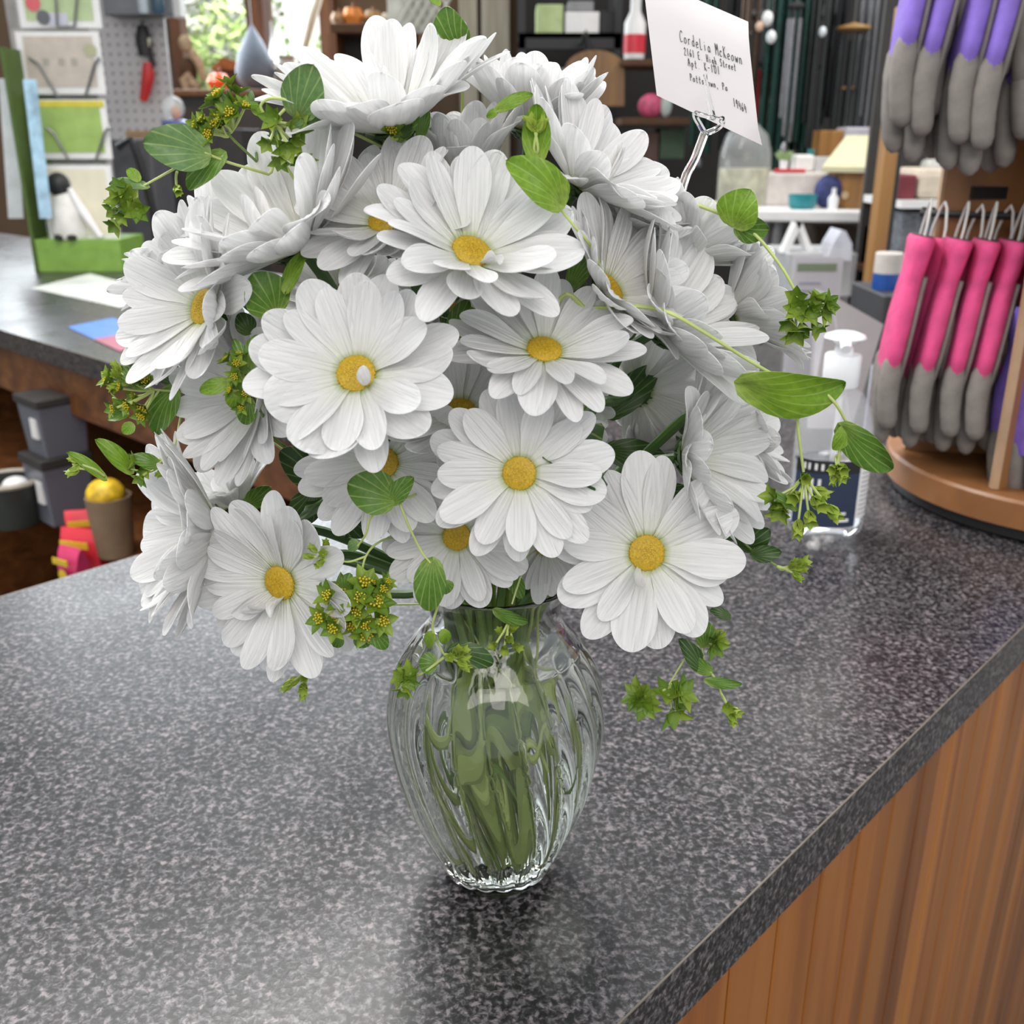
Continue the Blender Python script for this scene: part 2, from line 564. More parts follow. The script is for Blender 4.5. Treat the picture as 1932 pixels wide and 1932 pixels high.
MB().prism([(c0.x - 0.1, 10.9, 3.0), (c1.x + 0.5, 10.9, 3.0), ((c0.x + c1.x) / 2 + 0.2, 10.9, 3.7)], (0, 1.6, 0)).build('roof', M_GREY, t)

# ------------------------------------------------------------------ counters
B_U = 1.78
top = MB().prism([uv(-1.3, 0.205, -0.04), uv(B_U, 0.205, -0.04), uv(B_U, 5.3, -0.04), uv(0.82, 5.3, -0.04), uv(0.82, 0.885, -0.04), uv(-1.3, 0.885, -0.04)], (0, 0, 0.04))
ct = top.build('countertop', M_LAM, origin=uv(0.5, 0.5, -0.04), smooth=False)
tag(ct, 'grey speckled laminate countertop under the flower vase', 'countertop')
eb = MB().ubox(-1.3, B_U + 0.002, 0.2044, 0.205, -0.04, -0.0006)
eb.ubox(-1.3, 0.82, 0.885, 0.8866, -0.04, -0.0006).ubox(0.8184, 0.82, 0.8866, 5.3, -0.04, -0.0006)
o = eb.build('edge_strip', M_EDGE, ct, smooth=False)
sm = MB().ubox(-1.3, B_U + 0.002, 0.2041, 0.2050, -0.0006, 0.0001).ubox(-1.3, 0.8184, 0.885, 0.8868, -0.0006, 0.0001).ubox(0.8182, 0.82, 0.8845, 5.3, -0.0006, 0.0001)
o = sm.build('edge_seam', mat('seam_tan', (0.16, 0.135, 0.11), 0.4), ct, smooth=False)
o['label'] = 'thin tan seam along the worktop edge'

# plank front below the right-hand edge: planks are local x so the grain can follow them
def ulocal(name, mb, m, loc):
    me = mb.mesh(name, m, Vector((0, 0, 0)), False)
    ob = bpy.data.objects.new(name, me)
    ob.location = loc
    ob.rotation_euler = (0, 0, UA)
    COL.objects.link(ob)
    ORIG[ob.name] = Vector(loc)
    return ob
pl = MB()
k = -1.25
while k < 1.7:
    pl.box(k + 0.0014, k + 0.0566, 0, 0.018, 0, 0.905)
    k += 0.058
pl.box(-1.25, 1.7, 0.0165, 0.02, 0.0, 0.908)
o = ulocal('counter_cladding', pl, M_PINE, uv(0, 0.226, -CZ))
tag(o, 'golden brown vertical wood planks cladding the counter front', 'counter')
o.modifiers.new('bevel', 'BEVEL').width = 0.0012

# open cabinet below the side counter
cab = thing('counter_cabinet', 'open brown wood cabinet under the side counter', 'cabinet', uv(1.2, 2.6, -CZ))
a = MB().ubox(0.835, 0.86, 0.9, 5.2, -0.145, -0.042)
a.build('apron', M_APRON, cab, smooth=False, bevel=0.002)
MB().ubox(0.80, 1.5, 0.9, 5.2, -0.4, -0.38).build('shelf', M_WALNUT, cab, smooth=False, bevel=0.002)
MB().ubox(1.5, 1.52, 0.9, 5.2, -0.95, -0.042).build('back_panel', M_DARK, cab, smooth=False)
for vv in (0.9, 3.0, 5.18):
    MB().ubox(0.87, 1.5, vv, vv + 0.02, -0.95, -0.042).build('side_panel', M_APRON, cab, smooth=False)
MB().ubox(0.82, 1.5, 0.92, 5.18, -0.95, -0.93).build('bottom_shelf', M_WALNUT, cab, smooth=False)

# things on the cabinet shelf
M_BIN = clear_film('smoky_plastic', (0.15, 0.155, 0.19), 0.88, 0.3)
def bin_box(x0, x1, y0, y1, Y, lab):
    p0, p1 = at(x0, y1, Y), at(x1, y1, Y)
    zt = at((x0 + x1) / 2, y0, Y).z
    zb = p0.z
    t = thing('storage_bin', lab, 'bin', ((p0.x + p1.x) / 2, Y + 0.1, zb), 'grey bins under the side counter')
    cx, hw = (p0.x + p1.x) / 2, (p1.x - p0.x) / 2
    e1, e2 = Vector((math.cos(-0.75), math.sin(-0.75), 0)), Vector((-math.sin(-0.75), math.cos(-0.75), 0))
    c = Vector((cx, Y + 0.08, 0))
    P = []
    h = zt - zb
    for z, k in ((zb, 0.86), (zt - h * 0.14, 1.0)):
        for sx, sy in ((-1, -1), (1, -1), (1, 1), (-1, 1)):
            P.append(c + e1 * (hw * 0.82 * k * sx) + e2 * (hw * 0.82 * k * sy) + Vector((0, 0, z)))
    MB().hexa(P).build('tub', M_BIN, t, smooth=False, bevel=0.004)
    q = MB().obox(c + Vector((0, 0, zt - h * 0.08)), e1, e2, Vector((0, 0, 1)), hw * 0.88, hw * 0.88, h * 0.07)
    q.build('lid', M_DARK, t, smooth=False, bevel=0.003)
    MB().obox(c - e2 * hw * 0.79 + e1 * 0.02 + Vector((0, 0, zb + h * 0.5)), e1, e2, Vector((0, 0, 1)), hw * 0.22, 0.003, h * 0.16).build('label_card', M_WHITE, t, smooth=False)
    return t
bin_box(36, 150, 872, 1003, 1.93, 'grey bin with black lid, lower one of the stack under the side counter')
zt = at(90, 872, 1.93).z
bin_box(22, 138, 758, 874, 1.93, 'grey bin with black lid, upper one of the stack under the side counter')
c = at(25, 965, 1.99)
t = thing('round_basket', 'dark round basket with a pale rim beside the grey bins', 'basket', (c.x, c.y, CZ - 0.38))
h = at(25, 905, 1.99).z - (CZ - 0.38)
MB().lathe([(0.05, 0), (0.06, h * 0.6), (0.062, h), (0.056, h), (0.054, h * 0.6), (0.045, 0.01)], 24, (c.x, c.y, CZ - 0.38)).build('body', mat('basket_dark', (0.03, 0.035, 0.03), 0.6), t)
MB().tube([(c.x + 0.062 * math.cos(a * math.pi / 12), c.y + 0.062 * math.sin(a * math.pi / 12), CZ - 0.38 + h) for a in range(25)], 0.006, 6, False).build('rim', mat('rim_tan', (0.4, 0.36, 0.3), 0.5), t)
o = MB().ball((c.x + 0.018, c.y - 0.005, CZ - 0.38 + h - 0.012), (0.028, 0.028, 0.02)).build('wad_of_tissue', M_WHITE)
tag(o, 'white crumpled tissue lying in the dark round basket', 'tissue')

def packet(x0, x1, y0, y1, Y, m1, m2, lab, yaw=0.0):
    p0, p1 = at(x0, y1, Y), at(x1, y1, Y)
    zt = at((x0 + x1) / 2, y0, Y).z
    w_, h = p1.x - p0.x, zt - p0.z
    c = Vector(((p0.x + p1.x) / 2, Y + 0.03, p0.z))
    t = thing('seed_packet', lab, 'packet', c, 'bright packets on the cabinet shelf')
    X, Yv = Vector((math.cos(yaw), math.sin(yaw), 0)), Vector((-math.sin(yaw), math.cos(yaw), 0))
    rows = []
    for z, k, th in ((0, 1, 0.006), (0.1, 1, 0.02), (0.5, 0.95, 0.026), (0.85, 1, 0.014), (1, 1.02, 0.003)):
        rows.append([c + X * (w_ / 2 * k * sx) + Yv * (th * sy) + Vector((0, 0, h * z)) for sx, sy in ((-1, -0.6), (0, -1), (1, -0.6), (1, 0.6), (0, 1), (-1, 0.6))])
    mb = MB().grid(rows, True)
    mb.f += [(5, 4, 3, 2, 1, 0), tuple(24 + q for q in range(6))]
    mb.build('pouch', m1, t)
    MB().obox(c - Yv * 0.0275 + Vector((0, 0, h * 0.72)), X, Yv, Vector((0, 0, 1)), w_ * 0.36, 0.0012, h * 0.08).build('printed_band', m2, t)
    MB().lathe([(0.0, 0), (w_ * 0.2, 0.0005), (w_ * 0.2, 0.0015), (0.0, 0.002)], 18, c - Yv * 0.029 + Vector((0, 0, h * 0.38)) + X * w_ * 0.08, (X, Vector((0, 0, 1)), -Yv)).build('printed_disc', m2, t)
    return t
M_RED = mat('packet_red', (0.62, 0.03, 0.05), 0.4)
M_PINKP = mat('packet_pink', (0.6, 0.04, 0.14), 0.4)
M_YEL = mat('packet_yellow', (0.72, 0.5, 0.03), 0.4)
packet(122, 178, 972, 1035, 1.86, M_RED, M_YEL, 'small red packet with yellow band behind the larger red packets', 0.2)
packet(112, 195, 1008, 1085, 1.80, M_RED, M_YEL, 'red packet with yellow print, in front on the cabinet shelf', -0.25)
packet(104, 160, 1044, 1112, 1.74, M_PINKP, M_YEL, 'pinkish red packet nearest the counter edge', -0.5)
c = at(222, 1060, 1.82)
t = thing('kraft_bag', 'brown paper bag filled with something yellow on the cabinet shelf', 'bag', (c.x, c.y, CZ - 0.38))
zt = at(222, 935, 1.82).z
MB().lathe([(0.034, CZ - 0.38 - CZ), (0.04, zt - CZ - 0.05), (0.043, zt - CZ), (0.04, zt - CZ), (0.03, CZ - 0.375 - CZ)], 14, (c.x, c.y, CZ)).build('bag', mat('kraft', (0.22, 0.15, 0.09), 0.7), t)
o = MB().ball((c.x - 0.004, c.y, zt + 0.004), (0.036, 0.036, 0.03)).build('yellow_bundle', mat('bundle_yellow', (0.7, 0.45, 0.02), 0.5, var=0.4, scale=60))
tag(o, 'bright yellow bundle sticking out of the brown paper bag', 'bundle')
c = atz(2, 1105, CZ - 0.4)
o = MB().ubox(0.78, 0.8, 1.2, 1.75, -0.93, -0.45).build('board_leaning', M_OAK, smooth=False)
tag(o, 'orange-brown wooden board leaning below the cabinet shelf', 'board')

# papers on the side counter
def sheet(px, m, name, lab, cat, z0=0.0006, th=0.0006, grp=None):
    P = [atz(x, y, CZ + z0) for x, y in px]
    o = MB().prism(P, (0, 0, th)).build(name, m, smooth=False)
    return tag(o, lab, cat, grp)
M_PRINT = mat('printed_paper', (0.7, 0.72, 0.68), 0.5, var=0.22, scale=9)
sheet([(58, 544), (225, 580), (330, 560), (170, 516)], M_PRINT, 'price_sheet', 'white printed sheet lying in front of the card rack', 'paper')
sheet([(128, 617), (225, 663), (330, 630), (212, 600)], mat('blue_paper', (0.07, 0.2, 0.62), 0.45), 'blue_folder', 'blue paper near the edge of the side counter', 'paper')
sheet([(176, 640), (226, 663), (330, 632), (280, 622)], mat('red_paper', (0.36, 0.1, 0.15), 0.45), 'red_leaflet', 'dull red leaflet on the blue paper', 'paper', 0.0014)

# ------------------------------------------------------------------ card rack at the left
YC = 3.15
def pbox(x0, x1, y0, y1, Y, dp):
    p0, p1 = at(x0, y1, Y), at(x1, y1, Y)
    return p0.x, p1.x, p0.z, at((x0 + x1) / 2, y0, Y).z
def boxthing(name, lab, cat, x0, x1, y0, y1, Y, dp, m, grp=None, bev=0.004, floor=False):
    a, b, z0, z1 = pbox(x0, x1, y0, y1, Y, dp)
    z0 = 0.0 if floor else z0
    o = MB().box(a, b, Y, Y + dp, z0, z1).build(name, m, smooth=False, bevel=min(bev, abs(z1 - z0) / 4, abs(b - a) / 4))
    return tag(o, lab, cat, grp)
M_GRN = mat('rack_green', (0.2, 0.36, 0.06), 0.5)
M_OLIVE = mat('rack_olive', (0.07, 0.12, 0.02), 0.55)
rack = thing('card_rack', 'green counter display rack holding greeting cards in tiers', 'card rack', at(150, 512, YC))
a, b, z0, z1 = pbox(74, 232, 452, 512, YC, 0)
cbz = CZ
bb = MB()
TRZ = z1
bb.box(a, b, YC, YC + 0.212, cbz, z1)
bb.build('tray', M_GRN, rack, smooth=False, bevel=0.002)
zt = at(100, -40, YC + 0.2).z
MB().box(a - 0.012, a - 0.002, YC - 0.0, YC + 0.24, cbz, zt - 0.2).build('side_panel', M_OLIVE, rack, smooth=False)
a2_, b2_, _q, _r = pbox(88, 228, 452, 512, YC + 0.214, 0)
MB().box(a2_, b2_, YC + 0.214, YC + 0.224, cbz, zt).build('back_panel', mat('rack_grey', (0.3, 0.29, 0.27), 0.6), rack, smooth=False)
def vee(x0, x1, x2, x3, y0, y1, Y):
    m = MB()
    m.tube([at(x0, y0, Y), at(x0 + (x1 - x0) * 0.35, y0 + (y1 - y0) * 0.18, Y), at(x1, y1, Y), at(x2, y1, Y), at(x3 - (x3 - x2) * 0.35, y0 + (y1 - y0) * 0.18, Y), at(x3, y0, Y)], 0.0042, 6)
    m.build('wire_holder', M_WIRE, rack)
tiers = [(40, 192, -40, 53, 'green card with a red and dark picture, top tier of the card rack', mat('card_green', (0.36, 0.5, 0.17), 0.5), (100, 108, 140, 152, -60, 50)),
         (46, 200, 60, 178, 'beige card in a white border, second tier of the card rack', mat('card_beige', (0.46, 0.38, 0.3), 0.5), (54, 110, 160, 188, 108, 184)),
         (70, 212, 188, 300, 'green card with a yellow strip, third tier of the card rack', mat('card_lime', (0.32, 0.46, 0.12), 0.5), (86, 130, 180, 206, 240, 302)),
         (96, 226, 312, 452, 'cream card in a clear sleeve, lowest tier of the card rack', M_CREAM, None)]
for i, (x0, x1, y0, y1, lab, m, ve) in enumerate(tiers):
    Y = YC + 0.15 - 0.04 * i
    a2, b2, q0, q1 = pbox(x0, x1, y0, y1, Y, 0)
    cd = thing('greeting_card', lab, 'greeting card', ((a2 + b2) / 2, Y, q0), 'greeting cards on the card rack')
    MB().box(a2, b2, Y, Y + 0.006, q0, q1).build('border', M_WHITE, cd, smooth=False)
    bw = (b2 - a2) * 0.08
    MB().box(a2 + bw, b2 - bw, Y - 0.002, Y, q0 + bw, q1 - bw * (0.6 if i else 0.2)).build('picture', m, cd, smooth=False)
    if i == 0:
        MB().lathe([(0.0, 0), (0.02, 0.0004), (0.02, 0.002), (0.0, 0.0024)], 18, at(82, 33, Y - 0.0045), (rtv, Vector((0, 0, 1)), Vector((0, -1, 0)))).build('printed_dot', mat('card_navy', (0.03, 0.035, 0.05), 0.5), cd)
        MB().lathe([(0.0, 0), (0.022, 0.0004), (0.022, 0.002), (0.0, 0.0024)], 18, at(62, 6, Y - 0.0045), (rtv, Vector((0, 0, 1)), Vector((0, -1, 0)))).build('printed_dot', M_RED, cd)
        p = at(108, 38, Y - 0.005)
        MB().box(p.x - 0.03, p.x + 0.03, Y - 0.004, Y - 0.002, p.z - 0.016, p.z + 0.02).build('printed_patch', mat('card_lilac', (0.5, 0.5, 0.6), 0.5), cd, smooth=False)
    if i == 1:
        for xx in (87, 116, 140):
            p = at(xx, 117, Y - 0.003)
            MB().box(p.x - 0.009, p.x + 0.009, Y - 0.004, Y - 0.002, p.z - 0.01, p.z + 0.01).build('printed_mark', mat('card_mark', (0.25, 0.22, 0.15), 0.6), cd, smooth=False)
        p = at(170, 95, Y - 0.003)
        MB().ball((p.x, Y - 0.004, p.z), (0.02, 0.002, 0.02)).build('printed_flower', mat('card_olive', (0.3, 0.3, 0.1), 0.6), cd)
    if i == 2:
        MB().box(a2 + 0.004, b2 - 0.004, Y - 0.003, Y - 0.0002, q1 - 0.02, q1 - 0.003).build('yellow_strip', mat('strip_yellow', (0.6, 0.52, 0.05), 0.5), cd, smooth=False)
    if i != 2:
        MB().box(a2 - 0.004, b2 + 0.004, Y - 0.007, Y - 0.006, q0, q1 + 0.006).build('sleeve', M_FILM, cd, smooth=False)
    if ve:
        vee(*ve, Y - 0.012)
def longcard(x0, y0, x1, y1, wpx, Y, m, lab):
    p, q = at(x0, y0, Y), at(x1, y1, Y)
    h = wpx * mpp(p) / 2
    o = MB().hexa([q + Vector((-h, 0, 0)), q + Vector((h, 0, 0)), q + Vector((h, 0.006, 0)), q + Vector((-h, 0.006, 0)),
                   p + Vector((-h, 0, 0)), p + Vector((h, 0, 0)), p + Vector((h, 0.006, 0)), p + Vector((-h, 0.006, 0))]).build('hanging_card', m, smooth=False)
    return tag(o, lab, 'card', 'long cards on the side of the card rack')
longcard(55, 150, 86, 412, 24, YC - 0.03, mat('card_blue', (0.4, 0.6, 0.76), 0.4, var=0.35, scale=22), 'long pale blue card hanging on the side of the card rack')
longcard(12, 148, 30, 412, 30, YC + 0.1, mat('card_white', (0.62, 0.66, 0.66), 0.4, var=0.15, scale=14), 'long white card behind the blue one beside the card rack')

# small figure in front of the cards
c = at(140, 453, YC + 0.05)
c.z = TRZ
t = thing('figurine', 'small white figurine with a round black head on the rack tray', 'figurine', c)
k = mpp(c)
MB().lathe([(34 * k, 0), (38 * k, 0.02), (36 * k, 50 * k), (26 * k, 76 * k), (16 * k, 88 * k), (0, 92 * k)], 20, c).build('body', mat('figurine_white', (0.72, 0.7, 0.66), 0.45), t)
MB().ball(c + Vector((-8 * k, -6 * k, 96 * k)), 24 * k).build('head', M_BLACK, t)
MB().tube([c + Vector((14 * k, -20 * k, 90 * k)), c + Vector((34 * k, -24 * k, 50 * k)), c + Vector((62 * k, -26 * k, 4 * k))], [5 * k, 9 * k, 5 * k], 8).build('wing', M_WHITE, t)
for sx in (-14, 10):
    MB().ball(c + Vector((sx * k, -30 * k, 4 * k)), (9 * k, 14 * k, 6 * k)).build('foot', M_BLACK, t)

# ------------------------------------------------------------------ pegboard and what hangs on it
YP = 4.3
a, b, z0, z1 = pbox(192, 348, -60, 400, YP, 0)
pg_m, nt, bs = new_mat('pegboard_white')
tc = N(nt, 'ShaderNodeTexCoord')
pp = 0.0254 * 1.35
mp = N(nt, 'ShaderNodeMapping', Scale=(1 / pp, 1 / pp, 1 / pp))
fr_ = N(nt, 'ShaderNodeVectorMath', operation='FRACTION')
sb = N(nt, 'ShaderNodeVectorMath', operation='SUBTRACT')
sb.inputs[1].default_value = (0.5, 0.5, 0.5)
ml = N(nt, 'ShaderNodeVectorMath', operation='MULTIPLY')
ml.inputs[1].default_value = (1, 0, 1)
ln = N(nt, 'ShaderNodeVectorMath', operation='LENGTH')
nt.links.new(tc.outputs['Object'], mp.inputs['Vector'])
nt.links.new(mp.outputs[0], fr_.inputs[0])
nt.links.new(fr_.outputs[0], sb.inputs[0])
nt.links.new(sb.outputs[0], ml.inputs[0])
nt.links.new(ml.outputs[0], ln.inputs[0])
r = ramp(nt, [(0.15, (0.27, 0.26, 0.26)), (0.24, (0.5, 0.48, 0.48))])
nt.links.new(ln.outputs['Value'], r.inputs['Fac'])
nt.links.new(r.outputs['Color'], bs.inputs['Base Color'])
o = MB().box(a, b, YP, YP + 0.02, CZ - 0.9, z1).build('pegboard', pg_m, smooth=False)
tag(o, 'off-white perforated pegboard panel behind the card rack', 'pegboard')
kp = mpp(at(270, 120, YP))
t = thing('pruning_shears', 'black pruning shears with a red grip hanging on the pegboard', 'shears', at(272, 190, YP - 0.03))
MB().tube([at(268, 48, YP - 0.03), at(270, 75, YP - 0.03), at(275, 105, YP - 0.03)], [9 * kp, 15 * kp, 13 * kp], 8).build('blade_holder', M_BLACK, t)
MB().tube([at(281, 72, YP - 0.04), at(279, 88, YP - 0.04)], [4 * kp, 4 * kp], 8).build('blade', mat('steel_pale', (0.6, 0.6, 0.45), 0.3, 0.6), t)
MB().tube([at(284, 100, YP - 0.03), at(287, 118, YP - 0.03), at(280, 140, YP - 0.03)], [5 * kp, 6 * kp, 5 * kp], 8).build('handle', M_BLACK, t)
MB().tube([at(278, 118, YP - 0.035), at(280, 140, YP - 0.035), at(276, 165, YP - 0.035), at(270, 190, YP - 0.035)], [8 * kp, 12 * kp, 10 * kp, 7 * kp], 10).build('handle', mat('grip_red', (0.5, 0.02, 0.02), 0.4), t)
MB().tube([at(268, 46, YP - 0.03), at(268, 40, YP - 0.02), at(268, 40, YP)], 0.004, 6).build('hook', M_WIRE, t)
boxthing('grey_tool_box', 'grey box at the top of the pegboard', 'box', 196, 322, -40, 28, YP - 0.12, 0.11, mat('box_grey', (0.17, 0.175, 0.19), 0.5))
for x, wpx, col, lab in ((273, 10, (0.5, 0.56, 0.6), 'pale blue bottle in front of the grey box'), (300, 11, (0.04, 0.09, 0.13), 'dark teal bottle in front of the grey box')):
    p = at(x, 26, YP - 0.2)
    q = MB().lathe([(wpx * kp * 0.8, 0), (wpx * kp, 0.01), (wpx * kp, 0.07), (wpx * kp * 0.4, 0.1), (wpx * kp * 0.4, 0.13), (0, 0.131)], 16, p)
    tag(q.build('spray_bottle', mat('bottle_%d' % x, col, 0.25)), lab, 'bottle', 'bottles on top of the pegboard')
boxthing('white_post_cap', 'white block at the top corner of the pegboard', 'block', 324, 342, -30, 32, YP - 0.08, 0.07, M_WHITE)
boxthing('tan_carton', 'tan carton below the pegboard', 'carton', 246, 320, 246, 330, YP - 0.3, 0.2, mat('carton_tan', (0.36, 0.24, 0.13), 0.7))
boxthing('grey_case', 'dark grey case standing behind the upper left daisies', 'case', 226, 300, 262, 420, YP - 0.75, 0.2, mat('case_grey', (0.1, 0.1, 0.11), 0.45), floor=True)
t = thing('black_lever_tool', 'black angled tool leaning on the dark grey case', 'tool', at(245, 400, YP - 0.8))
MB().tube([at(222, 278, YP - 0.8), at(246, 262, YP - 0.8), at(262, 300, YP - 0.8), at(290, 400, YP - 0.8), (at(290, 400, YP - 0.8).x, YP - 0.8, 0.0)], 0.012, 8).build('lever', M_BLACK, t)
c = at(331, 243, YP - 0.35)
k = mpp(c)
t = thing('snow_globe', 'small snow globe on a blue base by the pegboard', 'snow globe', c)
MB().lathe([(24 * k, 0), (24 * k, 12 * k), (18 * k, 16 * k), (0, 16.1 * k)], 20, c).build('base', mat('globe_blue', (0.12, 0.15, 0.35), 0.4), t)
MB().ball(c + Vector((0, 0, 36 * k)), 21 * k).build('globe', clear_film('globe_glass', (0.9, 0.95, 0.95), 0.35, 0.03), t)
MB().ball(c + Vector((4 * k, 0, 28 * k)), (9 * k, 6 * k, 14 * k)).build('scene', mat('globe_orange', (0.6, 0.2, 0.06), 0.5, var=0.5, scale=60), t)
boxthing('shelf_block', 'dark cabinet standing under the snow globe', 'cabinet', 305, 470, 243, 420, YP - 0.42, 0.3, M_DARK, floor=True)

# window shelf things
YW = YB - 0.3
zs = wz0
def onsill(x, Y=YW, z=zs):
    p = at(x, 150, Y)
    return Vector((p.x, Y, z))
kw = mpp(at(450, 150, YW))
c = onsill(366)
t = thing('plush_toy', 'beige and brown plush animal slumped at the corner of the window', 'plush toy', c)
PL = mat('plush_beige', (0.46, 0.34, 0.22), 0.9, var=0.3, scale=30)
PB = mat('plush_brown', (0.1, 0.05, 0.025), 0.9)
MB().ball(at(356, 135, YW), (16 * kw, 14 * kw, 24 * kw)).build('body', PB, t)
MB().ball(at(350, 82, YW), (13 * kw, 12 * kw, 15 * kw)).build('head', PL, t)
for pts in ([(360, 96), (374, 116), (386, 150)], [(350, 140), (362, 155), (376, 166)], [(345, 146), (350, 160), (356, 172)]):
    MB().tube([at(x, y, YW - 0.04) for x, y in pts], [8 * kw, 8 * kw, 7 * kw], 8).build('limb', PL, t)
c = at(414, 172, YW - 0.1)
t = thing('orange_gourd', 'shiny red-orange gourd on the window shelf', 'gourd', c)
cc = c + Vector((0, 0, 16 * kw))
MB().lathe([(0.001, -16 * kw), (14 * kw, -13 * kw), (20 * kw, 0), (14 * kw, 13 * kw), (0.001, 15 * kw)], 24, cc, None, lambda r, z, th: r * (1 + 0.08 * math.cos(8 * th))).build('flesh', mat('gourd_orange', (0.72, 0.09, 0.02), 0.25, var=0.3), t)
MB().tube([cc + Vector((0, 0, 14 * kw)), cc + Vector((0.01, 0, 24 * kw))], [4 * kw, 3 * kw], 6).build('stalk', M_WALNUT, t)
t = thing('birdhouse', 'small dark birdhouse with a rusty orange roof on the window shelf', 'birdhouse', at(430, 172, YW))
p0, p1 = at(408, 172, YW), at(452, 132, YW)
MB().box(p0.x, p1.x, YW, YW + 0.14, p0.z, p1.z).build('box', PB, t, smooth=False)
rf = at(422, 108, YW)
MB().prism([(p0.x - 0.02, YW - 0.02, p1.z), (p1.x + 0.03, YW - 0.02, p1.z), (p1.x - 0.02, YW - 0.02, rf.z - 0.02), (rf.x, YW - 0.02, rf.z)], (0, 0.19, 0)).build('roof', mat('roof_rust', (0.32, 0.1, 0.02), 0.6, var=0.4), t, smooth=False)
t = thing('glass_teardrop', 'slate blue teardrop ornament in front of the second window', 'ornament', at(484, 168, YW - 0.2))
c = at(484, 168, YW - 0.2)
k = mpp(c)
MB().lathe([(20 * k, 0), (33 * k, 12 * k), (36 * k, 32 * k), (30 * k, 58 * k), (16 * k, 86 * k), (5 * k, 104 * k), (0.001, 112 * k)], 24, c).build('body', mat('slate_blue', (0.1, 0.12, 0.155), 0.6), t)
MB().tube([c + Vector((0, 0, 110 * k)), c + Vector((0, 0, 190 * k))], 0.002, 5).build('cord', M_WIRE, t)
o = MB().tube([at(566, 120, YW - 0.1), at(580, 70, YW - 0.1), at(590, 30, YW - 0.12), at(612, -40, YW - 0.12)], [6 * kw, 8 * kw, 9 * kw, 7 * kw], 8).build('driftwood_branch', M_CREAMWOOD)
tag(o, 'pale tan branch leaning across the second window', 'branch')
for i, (x, y0, y1, wpx) in enumerate(((530, 10, 120, 11), (556, 20, 118, 8), (516, 40, 110, 7))):
    p, q = at(x, y1, YW - 0.05), at(x, y0, YW - 0.05)
    o = MB().lathe([(wpx * kw, 0), (wpx * kw * 1.1, 0.01), (wpx * kw * 0.5, (q.z - p.z) * 0.5), (wpx * kw * 0.35, q.z - p.z), (0, q.z - p.z + 0.001)], 16, p).build('glass_bottle', clear_film('bottle_glass', (0.92, 0.95, 0.94), 0.4, 0.05))
    tag(o, ['tall wide clear bottle standing in the second window', 'clear bottle between the wide bottle and the tan branch', 'slim clear bottle nearest the middle window post'][i], 'bottle', 'clear bottles in the window')
t = thing('vase_ornament', 'round grey-brown jug at the foot of the tan branch', 'jug', at(545, 168, YW - 0.15))
c = at(545, 168, YW - 0.15)
MB().lathe([(12 * kw, 0), (22 * kw, 16 * kw), (24 * kw, 32 * kw), (15 * kw, 48 * kw), (17 * kw, 56 * kw), (14 * kw, 56 * kw), (12 * kw, 46 * kw), (0.001, 30 * kw)], 20, c).build('body', mat('jug_grey', (0.32, 0.28, 0.24), 0.4, var=0.3), t)

# dark planter chest below the window and the shelf with pumpkins
t = thing('sideboard', 'very dark wooden sideboard under the window', 'sideboard', at(450, 300, YW - 0.5))
a, b, z0, z1 = pbox(345, 612, 174, 300, YW - 0.55, 0)
MB().box(a, b, YW - 0.5, YW - 0.12, 0.0, wz0 - 0.03 if z1 > wz0 else z1).build('body', M_DARK, t, smooth=False)
MB().box(a - 0.02, b + 0.02, YW - 0.53, YW - 0.1, wz0 - 0.03, wz0).build('top', M_WALNUT, t, smooth=False, bevel=0.004)
for q in range(3):
    xx = a + (b - a) * (q + 0.5) / 3
    MB().box(xx - (b - a) * 0.15, xx + (b - a) * 0.15, YW - 0.515, YW - 0.5, 0.2, wz0 - 0.08).build('door', mat('door_darkbrown', (0.045, 0.03, 0.022), 0.5), t, smooth=False, bevel=0.003)
YS = 5.5
t = thing('display_shelf', 'dark brown shelf behind the topmost daisy', 'shelf', at(700, 110, YS))
a, b, z0, z1 = pbox(622, 800, 44, 62, YS, 0)
MB().box(a, b, YS, YS + 0.3, z0, z1).build('board', PB, t, smooth=False, bevel=0.004)
MB().box(a, b, YS + 0.28, YS + 0.3, 0.0, z0).build('back_panel', M_DARK, t, smooth=False)
for xx in (a, b - 0.03):
    MB().box(xx, xx + 0.03, YS + 0.0, YS + 0.28, 0.0, z0).build('side_panel', M_WALNUT, t, smooth=False)
ks = mpp(at(700, 40, YS))
for i, (x, rpx, col, lab) in enumerate(((660, 20, (0.62, 0.2, 0.03), 'orange pumpkin on the dark brown shelf'), (632, 15, (0.3, 0.16, 0.07), 'brown gourd at the end of the dark brown shelf'), (698, 17, (0.34, 0.2, 0.08), 'tan gourd beside the orange pumpkin'), (728, 14, (0.5, 0.42, 0.3), 'pale gourd on the dark brown shelf near the lattice'))):
    c = at(x, 44, YS - 0.0) + Vector((0, 0.12, rpx * ks * 0.85))
    t = thing('pumpkin', lab, 'pumpkin', c - Vector((0, 0, rpx * ks * 0.85)), 'pumpkins on the dark shelf')
    MB().lathe([(0.001, -0.85 * rpx * ks), (0.7 * rpx * ks, -0.7 * rpx * ks), (rpx * ks, 0), (0.7 * rpx * ks, 0.7 * rpx * ks), (0.001, 0.75 * rpx * ks)], 24, c, None, lambda r, z, th: r * (1 + 0.07 * math.cos(9 * th))).build('flesh', mat('pumpkin_%d' % i, col, 0.45), t)
    MB().tube([c + Vector((0, 0, 0.7 * rpx * ks)), c + Vector((0.01, 0, 1.15 * rpx * ks))], [4 * ks, 3 * ks], 6).build('stalk', M_WALNUT, t)
lt = MB()
